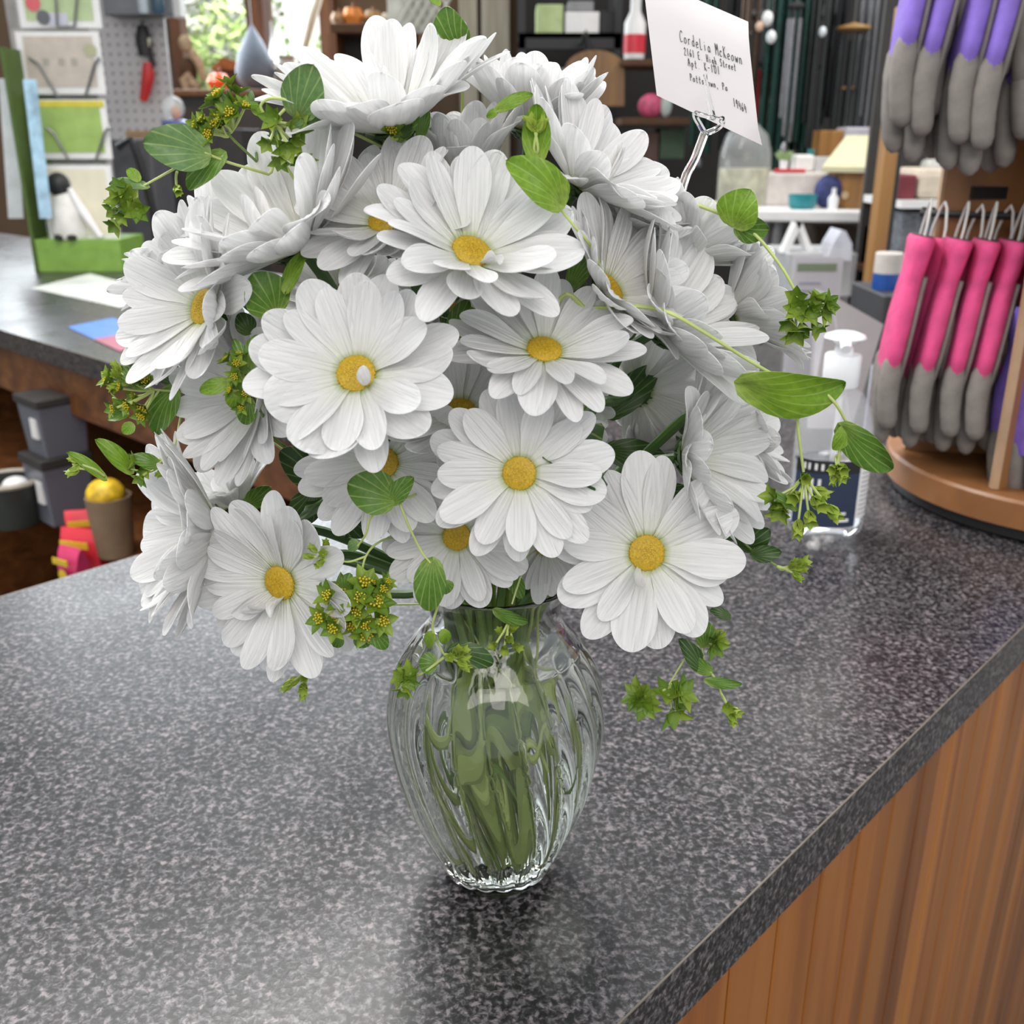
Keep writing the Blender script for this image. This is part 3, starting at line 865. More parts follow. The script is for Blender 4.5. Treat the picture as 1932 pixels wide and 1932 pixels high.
for i in range(5):
    lt.tube([at(742 + i * 18, -40, YS - 0.2), at(742 + i * 18 + 55, 60, YS - 0.2)], 0.008, 5)
    lt.tube([at(742 + i * 18 + 55, -40, YS - 0.215), at(742 + i * 18, 60, YS - 0.215)], 0.008, 5)
lt.box(at(738, 0, YS).x, at(834, 0, YS).x, YS - 0.19, YS - 0.18, at(780, 62, YS - .2).z, at(780, -40, YS - .2).z)
tag(lt.build('lattice_panel', mat('lattice_white', (0.66, 0.65, 0.58), 0.6)), 'white lattice panel above the topmost daisy', 'lattice')

# ------------------------------------------------------------------ dark shelving behind the bouquet
YK = 4.7
t = thing('black_shelf_rack', 'black metal shelf rack behind the top of the bouquet', 'shelf rack', at(1075, 240, YK))
a, b, z0, z1 = pbox(978, 1172, 62, 92, YK, 0)
MB().box(a, b, YK, YK + 0.34, z1 - 0.02, z1).build('shelf', M_BLACK, t, smooth=False)
MB().box(a, b, YK, YK + 0.02, z0, z1).build('shelf_lip', M_BLACK, t, smooth=False)
q = at(1000, 150, YK)
MB().box(a, b, YK, YK + 0.34, q.z - 0.03, q.z).build('shelf', M_BLACK, t, smooth=False)
for xx in (a, b - 0.03, a, b - 0.03):
    pass
for xx in (a, b - 0.03):
    for yy in (YK, YK + 0.31):
        MB().box(xx, xx + 0.03, yy, yy + 0.03, 0.0, 2.3).build('upright', M_BLACK, t, smooth=False)
MB().tube([at(1094, 85, YK - 0.05), at(1104, 60, YK - 0.05), at(1112, 92, YK - 0.05), at(1095, 108, YK - 0.05)], 0.012, 7).build('clamp', M_BLACK, t)
g = 'cartons on the black shelf'
boxthing('flat_carton', 'light green flat carton on the black shelf, left end', 'carton', 1012, 1062, 8, 63, YK + 0.05, 0.2, mat('carton_lime', (0.42, 0.52, 0.24), 0.5), g)
boxthing('flat_carton', 'white flat carton in the middle of the black shelf', 'carton', 1066, 1130, 22, 63, YK + 0.04, 0.2, M_WHITE, g)
boxthing('flat_carton', 'black flat carton at the right end of the black shelf', 'carton', 1132, 1172, 20, 63, YK + 0.05, 0.2, M_BLACK, g)
boxthing('flat_carton', 'small grey carton lying on top of the white one on the black shelf', 'carton', 1072, 1120, 2, 21, YK + 0.06, 0.18, M_GREY, g)
boxthing('grey_roll_box', 'grey carton on the lower black shelf', 'carton', 1028, 1090, 128, 149, YK + 0.06, 0.2, mat('carton_grey', (0.25, 0.24, 0.24), 0.6))
arch = [at(1068 + 0, 200, YK - 0.35), at(1178, 200, YK - 0.35)]
for k in range(13):
    th = math.pi * k / 12
    arch.append(at(1123 + 55 * math.cos(th), 128 - 34 * math.sin(th), YK - 0.35))
o = MB().prism(arch, (0, 0.03, 0)).build('arched_board', wood('arch_wood', [(0.12, 0.06, 0.02), (0.2, 0.1, 0.035), (0.27, 0.14, 0.05)], (1, 1, 0.1), 20))
tag(o, 'brown arched wooden board behind the topmost white daisies', 'board')
o = MB().lathe([(15 * ks, 0), (16 * ks, 0.02), (16 * ks, 50 * ks), (8 * ks, 66 * ks), (8 * ks, 84 * ks), (0, 85 * ks)], 16, at(1196, 112, YK - 0.3))
t = thing('spray_can', 'white and red can between the black shelf and the envelope', 'can', at(1196, 112, YK - 0.3))
o.build('body', M_WHITE, t)
MB().lathe([(16.6 * ks, 8 * ks), (16.6 * ks, 34 * ks)], 16, at(1196, 112, YK - 0.3), caps=False).build('red_band', M_RED, t)
boxthing('side_shelf', 'dark shelf board below the white and red can', 'shelf', 1172, 1300, 112, 124, YK - 0.4, 0.3, PB)
t = thing('flower_pot_pack', 'pink wrapped bundle half hidden behind the envelope', 'bundle', at(1232, 222, YK - 0.35))
c = at(1228, 200, YK - 0.35)
MB().ball(c, (20 * ks, 16 * ks, 18 * ks)).build('pink_wrap', mat('wrap_pink', (0.62, 0.1, 0.2), 0.5, var=0.4), t)
MB().ball(c + Vector((22 * ks, -0.02, 0)), (9 * ks, 9 * ks, 17 * ks)).build('pale_wrap', mat('wrap_pale', (0.5, 0.56, 0.52), 0.4), t)
boxthing('low_shelf', 'dark shelf board under the pink wrapped bundle', 'shelf', 1172, 1330, 222, 236, YK - 0.4, 0.3, PB)
for i, (x0, x1, y0, y1, col, lab) in enumerate(((1244, 1290, 240, 300, (0.05, 0.09, 0.05), 'dark green box on the floor shelf behind the upper right daisy'), (1180, 1240, 250, 330, (0.1, 0.05, 0.04), 'dark brown box behind the upper right daisy'))):
    boxthing('dark_box', lab, 'box', x0, x1, y0, y1, YK - 0.3, 0.2, mat('dbox_%d' % i, col, 0.6), 'dark boxes behind the daisies')

# ------------------------------------------------------------------ wind chimes
YH = 3.9
kh = mpp(at(1540, 100, YH))
M_CH = [mat('chime_green', (0.012, 0.045, 0.035), 0.25, 0.6), mat('chime_black', (0.012, 0.012, 0.014), 0.25, 0.5), mat('chime_bronze', (0.07, 0.045, 0.03), 0.3, 0.8),
        mat('chime_silver', (0.24, 0.24, 0.25), 0.25, 0.9), mat('chime_red', (0.3, 0.01, 0.012), 0.3, 0.5), mat('chime_grey', (0.05, 0.055, 0.055), 0.3, 0.8)]
CHW = mat('chime_wood', (0.3, 0.17, 0.05), 0.4)
rail = MB().tube([at(1290, -75, YH + 0.02), at(1730, -75, YH + 0.02)], 0.014, 8)
rail.tube([at(1290, -75, YH + 0.02), (at(1290, -75, YH).x, 5.22, at(1290, -75, YH).z)], 0.012, 8)
rail.tube([at(1730, -75, YH + 0.02), (at(1730, -75, YH).x, 5.22, at(1730, -75, YH).z)], 0.012, 8)
tag(rail.build('hanging_rail', M_BLACK), 'black rail from which the wind chimes hang', 'rail')
rl2 = MB().tube([at(1395, 28, YH + 0.25), at(1570, 30, YH + 0.25)], 0.02, 8)
rl2.tube([at(1395, 28, YH + 0.25), (at(1395, 28, YH).x, 5.22, at(1395, 28, YH + .25).z)], 0.012, 8)
tag(rl2.build('hanging_rail', M_BLACK), 'lower black rail behind the wind chimes', 'rail')
def chime(x, ytop, ylen, n, rpx, tpx, mi, lab, Y, wood_top=False, sail=True):
    c = at(x, ytop, Y)
    t = thing('wind_chime', lab, 'wind chime', Vector((c.x, c.y, at(x, ylen, Y).z)), 'wind chimes hanging from the rail')
    zr = at(1500, -75, YH).z
    MB().tube([c, (c.x, Y, max(zr, c.z + 0.02))], 0.0025, 5).build('cord', M_WIRE, t)
    MB().lathe([(rpx * kh * 0.8, -0.012), (rpx * kh, -0.004), (rpx * kh * 0.95, 0.004), (rpx * kh * 0.3, 0.012), (0, 0.018)], 20, c).build('top_disc', CHW if wood_top else M_BLACK, t)
    for k in range(n):
        th = 2 * math.pi * (k + 0.3) / n
        p = c + Vector((math.cos(th), math.sin(th), 0)) * rpx * kh * 0.72
        y0 = ytop + (ylen - ytop) * 0.1
        y1 = ylen - (k * 37 % 5) * (ylen - ytop) * 0.045
        za, zb = at(x, y0, Y).z, at(x, y1, Y).z
        MB().tube([(p.x, p.y, za), (p.x, p.y, zb)], tpx * kh, 10).build('tube', M_CH[mi], t)
        MB().tube([(p.x, p.y, c.z - 0.004), (p.x, p.y, za)], 0.0015, 4).build('string', M_WIRE, t)
    if sail:
        zc = at(x, (ytop + ylen) / 2, Y).z
        MB().lathe([(0.0, -0.006), (rpx * kh * 0.4, -0.004), (rpx * kh * 0.4, 0.004), (0, 0.006)], 16, (c.x, Y, zc)).build('striker', CHW if wood_top else M_CH[3], t)
        zs_ = at(x, ylen + 12, Y).z
        MB().tube([(c.x, Y, c.z), (c.x, Y, zs_)], 0.0015, 4).build('clapper_string', M_WIRE, t)
        MB().lathe([(0.0, -0.03), (0.012, -0.024), (0.014, 0.0), (0.006, 0.02), (0, 0.022)], 12, (c.x, Y - 0.0, zs_)).build('wind_catcher', M_CH[3], t)
    return t
chime(1425, -55, 180, 5, 20, 5, 2, 'bronze wind chime hanging nearest the envelope', YH, sail=True)
chime(1443, 120, 238, 4, 13, 5, 4, 'short red wind chime beside the envelope', YH + 0.1, sail=False)
chime(1478, -60, 330, 6, 27, 8, 0, 'long thick dark green wind chime right of the envelope', YH + 0.02)
chime(1503, 10, 268, 5, 15, 4, 3, 'thin silver wind chime in front of the dark green one', YH - 0.1)
chime(1530, -60, 318, 6, 24, 8, 0, 'second long dark green wind chime from the envelope', YH)
chime(1556, -40, 292, 5, 20, 5, 5, 'grey tubed wind chime beside the wooden topped chime', YH - 0.04)
chime(1611, 52, 280, 6, 31, 5, 5, 'wind chime with a wide tan wooden top', YH - 0.05, wood_top=True)
chime(1590, -60, 250, 6, 22, 6, 1, 'black wind chime behind the wooden topped one', YH + 0.15)
chime(1650, -60, 262, 6, 20, 4, 3, 'thin silver wind chime nearest the wooden post', YH - 0.02)
chime(1400, -60, 300, 6, 24, 7, 1, 'black wind chime mostly hidden behind the envelope', YH + 0.2)
chime(1340, -60, 290, 6, 24, 7, 0, 'dark green wind chime hidden behind the envelope', YH + 0.2)
for i, (x, y, rp, col, lab) in enumerate(((1448, 35, 10, (0.75, 0.75, 0.76), 'shiny white ornament hanging high beside the envelope'), (1433, 50, 7, (0.6, 0.4, 0.28), 'peach ornament hanging beside the envelope'), (1455, 70, 9, (0.7, 0.72, 0.74), 'silver ornament above the short red chime'), (1688, 60, 9, (0.72, 0.72, 0.72), 'white ornament hanging by the wooden post'), (1552, 60, 7, (0.62, 0.66, 0.7), 'silver ornament on the lower black rail'))):
    c = at(x, y, YH - 0.12)
    t = thing('hanging_ornament', lab, 'ornament', c, 'ornaments among the wind chimes')
    MB().ball(c, (rp * kh, rp * kh, rp * kh * 1.3)).build('bauble', mat('bauble_%d' % i, col, 0.2), t)
    MB().tube([c + Vector((0, 0, rp * kh)), (c.x, c.y, at(1500, -75, YH).z)], 0.0015, 4).build('string', M_WIRE, t)
for i, (x0, x1, y0, y1, col, lab) in enumerate(((1665, 1692, 132, 168, (0.55, 0.02, 0.08), 'red box hanging beside the wooden post'), (1655, 1664, 170, 235, (0.75, 0.74, 0.72), 'white tag strip hanging beside the wooden post'), (1674, 1686, 172, 215, (0.74, 0.62, 0.64), 'pale pink tag strip hanging beside the wooden post'), (1644, 1688, 235, 252, (0.38, 0.02, 0.03), 'dark red box low beside the wooden post'))):
    p0, p1 = at(x0, y1, 3.5), at(x1, y1, 3.5)
    zt = at(x0, y0, 3.5).z
    t = thing('hanging_pack', lab, 'pack', Vector(((p0.x + p1.x) / 2, 3.5, p0.z)), 'packs beside the wooden post')
    MB().box(p0.x, p1.x, 3.5, 3.53, p0.z, zt).build('pack', mat('pack_%d' % i, col, 0.4), t, smooth=False, bevel=0.003)
    MB().tube([((p0.x + p1.x) / 2, 3.515, zt), ((p0.x + p1.x) / 2, 3.515, at(1500, -75, YH).z)], 0.002, 4).build('string', M_WIRE, t)

# ------------------------------------------------------------------ white display shelf with the birdhouse
YT = 3.3
kt = mpp(at(1500, 400, YT))
zt = at(1500, 396, YT).z
t = thing('display_table', 'white display table behind the right side of the bouquet', 'table', at(1500, 560, YT))
P = [at(1290, 378, YT + 0.5), at(1400, 402, YT), at(1655, 418, YT - 0.06), at(1700, 385, YT + 0.45)]
top = [Vector((p.x, p.y, zt)) for p in P]
MB().prism([p - Vector((0, 0, 0.035)) for p in top], (0, 0, 0.035)).build('tabletop', M_WHITE, t, smooth=False, bevel=0.006)
for x, y, Y in ((1444, 402, YT + 0.06), (1468, 402, YT + 0.08), (1645, 418, YT), (1668, 396, YT + 0.38), (1320, 380, YT + 0.44)):
    p = at(x, 405, Y)
    MB().tube([(p.x, Y, zt - 0.035), (p.x, Y, 0.0)], 0.016, 8).build('leg', mat('leg_grey', (0.35, 0.35, 0.36), 0.4, 0.5), t)
def ontable(x, Y):
    p = at(x, 380, Y)
    return Vector((p.x, Y, zt))
# birdhouse
t = thing('wooden_birdhouse', 'tan wooden birdhouse with a cream sloping roof on the white table', 'birdhouse', ontable(1612, YT + 0.12))
bc = ontable(1612, YT + 0.12)
bW, bD = Vector((math.cos(R(-36)), math.sin(R(-36)), 0)), Vector((math.sin(R(36)), math.cos(R(36)), 0))
hw = 38 * mpp(bc)
hd = 0.075
z1 = at(1610, 322, YT).z
def bh(x, y, z):
    return Vector((bc.x, bc.y, 0)) + bW * (x * hw) + bD * (y * hd) + Vector((0, 0, z))
MB().hexa([bh(-1, -1, zt), bh(1, -1, zt), bh(1, 1, zt), bh(-1, 1, zt), bh(-1, -1, z1), bh(1, -1, z1), bh(1, 1, z1 + 0.07), bh(-1, 1, z1 + 0.07)]).build('box', M_OAK, t, smooth=False)
MCW = wood('corner_wood', [(0.33, 0.17, 0.06), (0.42, 0.24, 0.09), (0.5, 0.3, 0.12)], (1, 1, 0.06), 24)
for xx in (-0.86, 0.86):
    MB().obox(bh(xx, -1.04, (zt + z1) / 2), bW, bD, Vector((0, 0, 1)), 0.011, 0.005, (z1 - zt) / 2).build('corner_post', MCW, t, smooth=False)
MB().prism([bh(-1.25, -1.35, z1 - 0.006), bh(1.25, -1.35, z1 - 0.006), bh(1.25, 1.3, z1 + 0.088), bh(-1.25, 1.3, z1 + 0.088)], (0, 0, 0.016)).build('roof', mat('roof_cream', (0.66, 0.62, 0.4), 0.5, var=0.04), t, smooth=False)
MB().lathe([(0.0, -0.002), (0.012, 0), (0.012, 0.004), (0.008, 0.005), (0, 0.001)], 16, bh(-0.1, -1.02, zt + (z1 - zt) * 0.35), (bW, Vector((0, 0, 1)), -bD)).build('entrance_ring', mat('ring_tan', (0.5, 0.36, 0.2), 0.5), t)
# jar with domed lid
c = ontable(1400, YT + 0.25)
k = mpp(c)
t = thing('candle_jar', 'wide clear jar with a dark domed lid and pale contents on the white table', 'jar', c)
MB().lathe([(44 * k, 0.0), (47 * k, 0.01), (47 * k, 62 * k), (45 * k, 66 * k)], 24, c).build('contents', mat('jar_cream', (0.5, 0.47, 0.3), 0.5, var=0.35, scale=40), t)
MB().lathe([(48.5 * k, 0), (48.5 * k, 66 * k), (47 * k, 95 * k), (38 * k, 125 * k), (20 * k, 142 * k), (0, 148 * k)], 24, c).build('dome', clear_film('jar_clear', (0.6, 0.62, 0.62), 0.3, 0.08), t)
MB().ball(c + Vector((-8 * k, 0.01, 104 * k)), (26 * k, 22 * k, 24 * k)).build('dark_filling', mat('jar_grey', (0.1, 0.1, 0.1), 0.6), t)
gt = 'things on the white table'
def tb(name, lab, cat, x0, x1, y0, Y, dp, m, bev=0.004, zb=None):
    p0, p1 = at(x0, 380, Y), at(x1, 380, Y)
    z_ = at((x0 + x1) / 2, y0, Y).z
    o = MB().box(p0.x, p1.x, Y, Y + dp, zb if zb is not None else zt, z_).build(name, m, smooth=False, bevel=bev)
    return tag(o, lab, cat)
tb('white_carton', 'large off-white carton in the middle of the white table', 'carton', 1424, 1560, 326, YT + 0.2, 0.2, mat('carton_white', (0.62, 0.57, 0.54), 0.6), 0.008)
zc = at(1490, 326, YT + 0.2).z
p = at(1462, 330, YT + 0.2)
q = at(1520, 330, YT + 0.2)
o = MB().tube([(p.x, YT + 0.21, zc + 0.006), (q.x, YT + 0.21, zc + 0.006)], 0.006, 8)
tag(o.build('red_pen', M_RED), 'dark red pen lying on the off-white carton', 'pen')
tb('paper_parcel', 'white paper parcel standing on the off-white carton', 'parcel', 1495, 1530, 292, YT + 0.27, 0.08, M_WHITE, 0.01, zc)
c = ontable(1514, YT + 0.05)
k = mpp(c)
o = MB().lathe([(20 * k, 0), (25 * k, 0.01), (27 * k, 26 * k), (25 * k, 26 * k), (22 * k, 0.015), (0.001, 0.012)], 24, c).build('teal_bowl', mat('bowl_teal', (0.02, 0.24, 0.28), 0.35))
tag(o, 'small teal bowl at the front of the white table', 'bowl')
c = Vector((at(1478, 320, YT + 0.3).x, YT + 0.3, zc))
t = thing('potted_plant', 'tiny plant in a slim white pot on the off-white carton', 'plant', c)
MB().lathe([(7 * k, 0), (9 * k, 22 * k), (7 * k, 22 * k), (0.001, 15 * k)], 14, c).build('pot', M_WHITEP, t)
mb = MB()
for q in range(26):
    th = rnd.uniform(0, 6.28)
    d = Vector((math.cos(th) * 0.7, math.sin(th) * 0.7, rnd.uniform(0.5, 1.2))).normalized()
    mb.tube([c + Vector((0, 0, 15 * k)), c + Vector((0, 0, 18 * k)) + d * 14 * k, c + Vector((0, 0, 18 * k)) + d * 26 * k], [2.5 * k, 3.5 * k, 0.5 * k], 5)
mb.build('leaves', mat('sprout_green', (0.3, 0.42, 0.2), 0.5), t)
tb('brown_box', 'small brown wooden box at the back of the white table', 'box', 1536, 1584, 246, YT + 0.42, 0.1, M_OAK, 0.003)
tb('lilac_box', 'pale lilac box behind the cream birdhouse roof', 'box', 1582, 1632, 240, YT + 0.4, 0.12, mat('box_lilac', (0.5, 0.49, 0.55), 0.5), 0.006)
o = MB().ball(ontable(1563, YT + 0.1) + Vector((0, 0, 0.05)), (0.05, 0.04, 0.055)).build('blue_cloth', mat('cloth_navy', (0.05, 0.06, 0.18), 0.8, var=0.5, scale=40))
tag(o, 'dark blue folded cloth beside the birdhouse', 'cloth')
tb('white_paper_stack', 'stack of white papers leaning behind the blue cloth', 'papers', 1530, 1585, 296, YT + 0.3, 0.04, mat('paper_grey', (0.6, 0.6, 0.62), 0.6), 0.002)
tb('teal_tape', 'teal strip standing behind the paper parcel', 'tape', 1517, 1528, 282, YT + 0.36, 0.02, mat('tape_teal', (0.02, 0.2, 0.2), 0.5), 0.002)
c = ontable(1560, YT + 0.03)
o = MB().lathe([(9 * k, 0), (10 * k, 20 * k), (4 * k, 28 * k), (4 * k, 38 * k), (0, 38.5 * k)], 14, c + Vector((0.02, 0, 0))).build('white_bottle', M_WHITEP)
tag(o, 'small white bottle between the teal bowl and the birdhouse', 'bottle')

# below and beside the table
boxthing('low_cabinet', 'dark cabinet standing under the white table', 'cabinet', 1520, 1600, 428, 640, YT + 0.35, 0.3, mat('lowcab_brown', (0.06, 0.035, 0.02), 0.6))
def easel(x0, xm, x1, y0, y1, Y, lab):
    t = thing('a_frame_sign', lab, 'sign', Vector((at(xm, y1, Y).x, Y, at(xm, y1, Y).z)), 'white A-frames under the white table')
    for xa in (x0, x1):
        p, q = at(xm, y0, Y), at(xa, y1, Y)
        h = 6 * mpp(p)
        MB().hexa([q + Vector((-h, 0, 0)), q + Vector((h, 0, 0)), q + Vector((h, 0.05, 0)), q + Vector((-h, 0.05, 0)), p + Vector((-h, 0, 0)), p + Vector((h, 0, 0)), p + Vector((h, 0.05, 0)), p + Vector((-h, 0.05, 0))]).build('side_board', M_WHITE, t, smooth=False)
easel(1482, 1508, 1530, 420, 478, YT - 0.35, 'white A-frame under the left end of the white table')
mb = MB().prism([at(1560, 492, YT - 0.45), at(1606, 492, YT - 0.45), at(1608, 460, YT - 0.45), at(1596, 436, YT - 0.45), at(1588, 434, YT - 0.45), at(1572, 460, YT - 0.45)], (0, 0.1, 0))
tag(mb.build('paper_roll_bag', mat('bag_white', (0.56, 0.57, 0.64), 0.6, var=0.15), smooth=False), 'white peaked bag under the white table beside the A-frame', 'bag')
boxthing('white_board', 'tall white panel between the white bag and the wooden post', 'panel', 1616, 1650, 424, 540, YT - 0.3, 0.02, M_WHITE)
boxthing('storage_tub', 'dark storage tub standing under the white panel', 'tub', 1600, 1650, 540, 640, YT - 0.35, 0.2, mat('tub_dark', (0.04, 0.045, 0.05), 0.5))
boxthing('grey_crate', 'pale grey crate below the A-frame under the table', 'crate', 1480, 1610, 478, 560, YT - 0.4, 0.25, mat('crate_grey', (0.42, 0.43, 0.44), 0.5))

# sign holder on the counter and leaning grey card
YD = 1.62
t = thing('sign_holder', 'clear holder with a white sheet headed by a green bar', 'sign', Vector((at(1540, 600, YD).x, YD, CZ)))
p0, p1 = at(1492, 560, YD), at(1584, 560, YD)
z1 = at(1540, 484, YD).z
MB().box(p0.x, p1.x, YD, YD + 0.002, CZ + 0.012, z1).build('sheet', mat('sheet_lilac', (0.58, 0.58, 0.64), 0.5, var=0.04), t, smooth=False)
g0 = at(1540, 512, YD).z
MB().box(p0.x + 0.006, p1.x - 0.01, YD - 0.001, YD, g0, g0 + 0.012).build('green_bar', mat('bar_green', (0.07, 0.16, 0.02), 0.5), t, smooth=False)
for q in range(4):
    MB().box(p0.x + 0.01, p0.x + 0.045 - 0.006 * (q % 2), YD - 0.001, YD, g0 - 0.02 - 0.012 * q, g0 - 0.017 - 0.012 * q).build('print_line', mat('print_violet', (0.25, 0.25, 0.36), 0.5), t, smooth=False)
MB().box(p0.x - 0.006, p1.x + 0.012, YD - 0.005, YD - 0.003, CZ + 0.008, z1 + 0.012).build('clear_front', M_FILM, t, smooth=False)
MB().box(p0.x - 0.006, p1.x + 0.012, YD - 0.05, YD + 0.05, CZ, CZ + 0.006).build('clear_foot', M_FILM, t, smooth=False)
YG = 1.42
gc = [at(1540, 545, YG + 0.05), at(1572, 558, YG + 0.02), at(1667, 612, YG), at(1612, 760, YG - 0.06), at(1530, 760, YG - 0.06)]
dz = CZ + 0.001 - min(p.z for p in gc)
gc = [p + Vector((0, 0, dz if p.z < CZ + 0.05 else 0)) for p in gc]
o = MB().prism(gc, (0, 0.004, 0)).build('grey_booklet', mat('booklet_grey', (0.36, 0.35, 0.37), 0.5, var=0.08), smooth=False)
tag(o, 'plain grey booklet leaning behind the sanitizer bottle', 'booklet')
cl = at(1646, 740, 1.3)
t = thing('acrylic_stand', 'clear acrylic stand between the grey booklet and the pink gloves', 'stand', Vector((at(1650, 760, 1.27).x, 1.27, CZ)))
p0, p1 = at(1634, 790, 1.27), at(1660, 790, 1.27)
MB().box(p0.x, p1.x, 1.27, 1.275, CZ, at(1645, 690, 1.27).z).build('panel', clear_film('acrylic_lilac', (0.7, 0.72, 0.85), 0.55, 0.05), t, smooth=False)
MB().box(p0.x, p1.x + 0.03, 1.22, 1.27, CZ, CZ + 0.004).build('foot', M_FILM, t, smooth=False)

# wooden post, dark pole and the shelves behind the glove rack
YO = 2.35
ko = mpp(at(1680, 300, YO))
p = at(1706, 100, YO)
o = MB().box(p.x - 13 * ko, p.x + 13 * ko, YO, YO + 0.05, 0.0, at(1715, 8, YO).z).build('wooden_post', M_OAK, smooth=False, bevel=0.003)
tag(o, 'tall wooden post left of the purple gloves', 'post')
p = at(1676, 360, YO + 0.08)
o = MB().tube([(p.x + 14 * ko, YO + 0.1, 0.0), (p.x + 14 * ko, YO + 0.1, 1.75)], 0.012, 10).build('metal_pole', mat('pole_dark', (0.03, 0.035, 0.035), 0.35, 0.6))
tag(o, 'thin dark metal pole just behind the wooden post', 'pole')
YR = 2.7
t = thing('bookcase', 'shelf unit half hidden behind the glove rack', 'shelves', Vector((at(1760, 400, YR).x, YR + 0.2, 0)))
a, b = at(1700, 400, YR).x, at(1990, 400, YR).x
for yy in (378, 520, 640):
    z = at(1740, yy, YR).z
    MB().box(a, b, YR, YR + 0.3, z - 0.02, z).build('shelf', M_WHITE if yy == 378 else M_WALNUT, t, smooth=False)
MB().box(a, b + 0.3, YR + 0.3, YR + 0.32, 0, 1.9).build('back_panel', M_DARK, t, smooth=False)
for xx in (b,):
    MB().box(xx - 0.02, xx, YR + 0.05, YR + 0.3, 0, 1.9).build('side_panel', M_WALNUT, t, smooth=False)
def onshelf(name, lab, cat, x0, x1, y0, yb, m, dp=0.15, Y=YR + 0.03, bev=0.006):
    z = at(1740, yb, YR).z
    p0, p1 = at(x0, yb, Y), at(x1, yb, Y)
    o = MB().box(p0.x, p1.x, Y, Y + dp, z, at((x0 + x1) / 2, y0, Y).z).build(name, m, smooth=False, bevel=bev)
    return tag(o, lab, cat)
onshelf('cushion_pack', 'cream fabric bundle on the shelf beside the wood panel', 'bundle', 1728, 1800, 318, 378, mat('bundle_cream', (0.58, 0.5, 0.4), 0.8), 0.2, bev=0.02)
onshelf('dark_red_box', 'dark red box on the shelf beside the wooden post', 'box', 1692, 1726, 330, 378, mat('box_darkred', (0.16, 0.02, 0.03), 0.6))
zt2 = at(1740, 378, YR).z
onshelf('white_folded_bag', 'white folded bag on top of the cream bundle', 'bag', 1738, 1790, 300, 378, mat('bag_pale', (0.62, 0.62, 0.58), 0.6), 0.1, YR + 0.26, 0.015)
onshelf('grey_basket', 'grey speckled basket on the middle shelf behind the gloves', 'basket', 1690, 1756, 400, 520, mat('basket_grey', (0.12, 0.13, 0.15), 0.7, var=0.5, scale=60), 0.2, bev=0.01)
onshelf('tan_box', 'tan box next to the grey basket', 'box', 1758, 1790, 430, 520, mat('box_tan', (0.42, 0.32, 0.22), 0.7))
onshelf('brown_box', 'brown box on the lower shelf behind the pink gloves', 'box', 1692, 1740, 560, 640, M_WALNUT)
c = at(1670, 546, 2.0)
c.z = at(1670, 546, 2.0).z
t = thing('paint_can', 'blue can with a white upper half beside the pink gloves', 'can', c)
k = mpp(c)
h = at(1670, 476, 2.0).z - c.z
MB().lathe([(24 * k, 0), (25 * k, 0.004), (25 * k, h * 0.45)], 24, c).build('lower_body', mat('can_blue', (0.02, 0.09, 0.36), 0.35), t)
MB().lathe([(25 * k, h * 0.45), (25 * k, h * 0.97), (23 * k, h), (0.001, h * 0.985)], 24, c).build('upper_body', mat('can_cream', (0.6, 0.56, 0.52), 0.4), t)
o = MB().box(at(1644, 546, 2.0).x, at(1735, 546, 2.0).x, 1.92, 2.12, 0.0, c.z).build('pedestal', mat('pedestal_dark', (0.045, 0.045, 0.05), 0.5), smooth=False, bevel=0.004)
tag(o, 'dark pedestal on which the blue can stands', 'pedestal')

# ------------------------------------------------------------------ hand sanitizer
YSN = 0.965
c = atz(1553, 1004, CZ)
k = mpp(c + Vector((0, 0, 0.08)))
san = thing('sanitizer_bottle', 'clear hand sanitizer bottle with white pump and navy label', 'bottle', c)
def zpx(y):
    return at(1560, y, c.y).z - c.z
zsh, zn = zpx(800), zpx(725)
sx_, sy_ = 72 * k, 50 * k
def ell(prof, n=32):
    mb = MB()
    rows = [[c + Vector((r * sx_ * math.cos(2 * math.pi * q / n), r * (sy_ if r > 0.4 else sx_) * math.sin(2 * math.pi * q / n), z)) for q in range(n)] for r, z in prof]
    b0 = len(mb.v)
    mb.grid(rows, True)
    mb.f.append(tuple(range(n - 1, -1, -1)))
    mb.f.append(tuple((len(rows) - 1) * n + q for q in range(n)))
    return mb
ell([(0.86, 0.0), (0.97, 0.004), (1.0, 0.01), (1.0, zsh - 0.008), (0.97, zsh), (0.85, zsh + (zn - zsh) * 0.45), (0.6, zsh + (zn - zsh) * 0.8), (0.39, zn - 0.002), (0.36, zn + 0.006)]).build('bottle', clear_film('sanitizer_plastic', (0.9, 0.92, 0.95), 0.2, 0.05), san)
ell([(0.82, 0.003), (0.94, 0.008), (0.96, 0.014), (0.96, zpx(865)), (0.0001, zpx(864))]).build('gel', glass('gel_clear', (0.97, 0.98, 1.0), 1.36), san)
def band(z0, z1, a0, a1, off, n=20):
    rows = []
    for z in (z0, z1):
        rows.append([c + Vector((sx_ * (1 + off) * math.sin(a0 + (a1 - a0) * q / n), -sy_ * (1 + off) * math.cos(a0 + (a1 - a0) * q / n), z)) for q in range(n + 1)])
    return MB().grid(rows)
M_NAVY = mat('label_navy', (0.022, 0.035, 0.075), 0.4)
band(zpx(978), zpx(856), -1.25, 0.62, 0.012).build('front_label', M_NAVY, san)
band(zpx(880), zpx(856), -1.25, 0.62, 0.018).build('label_band', M_BLACK, san)
band(zpx(965), zpx(862), 0.64, 1.35, 0.014).build('back_label', M_WHITE, san)
for q in range(11):
    zz = zpx(958 - q * 8.4)
    band(zz, zz + 0.0014, 0.7, 1.28 - 0.1 * (q % 3), 0.022).build('small_print', mat('print_grey', (0.35, 0.36, 0.4), 0.5), san)
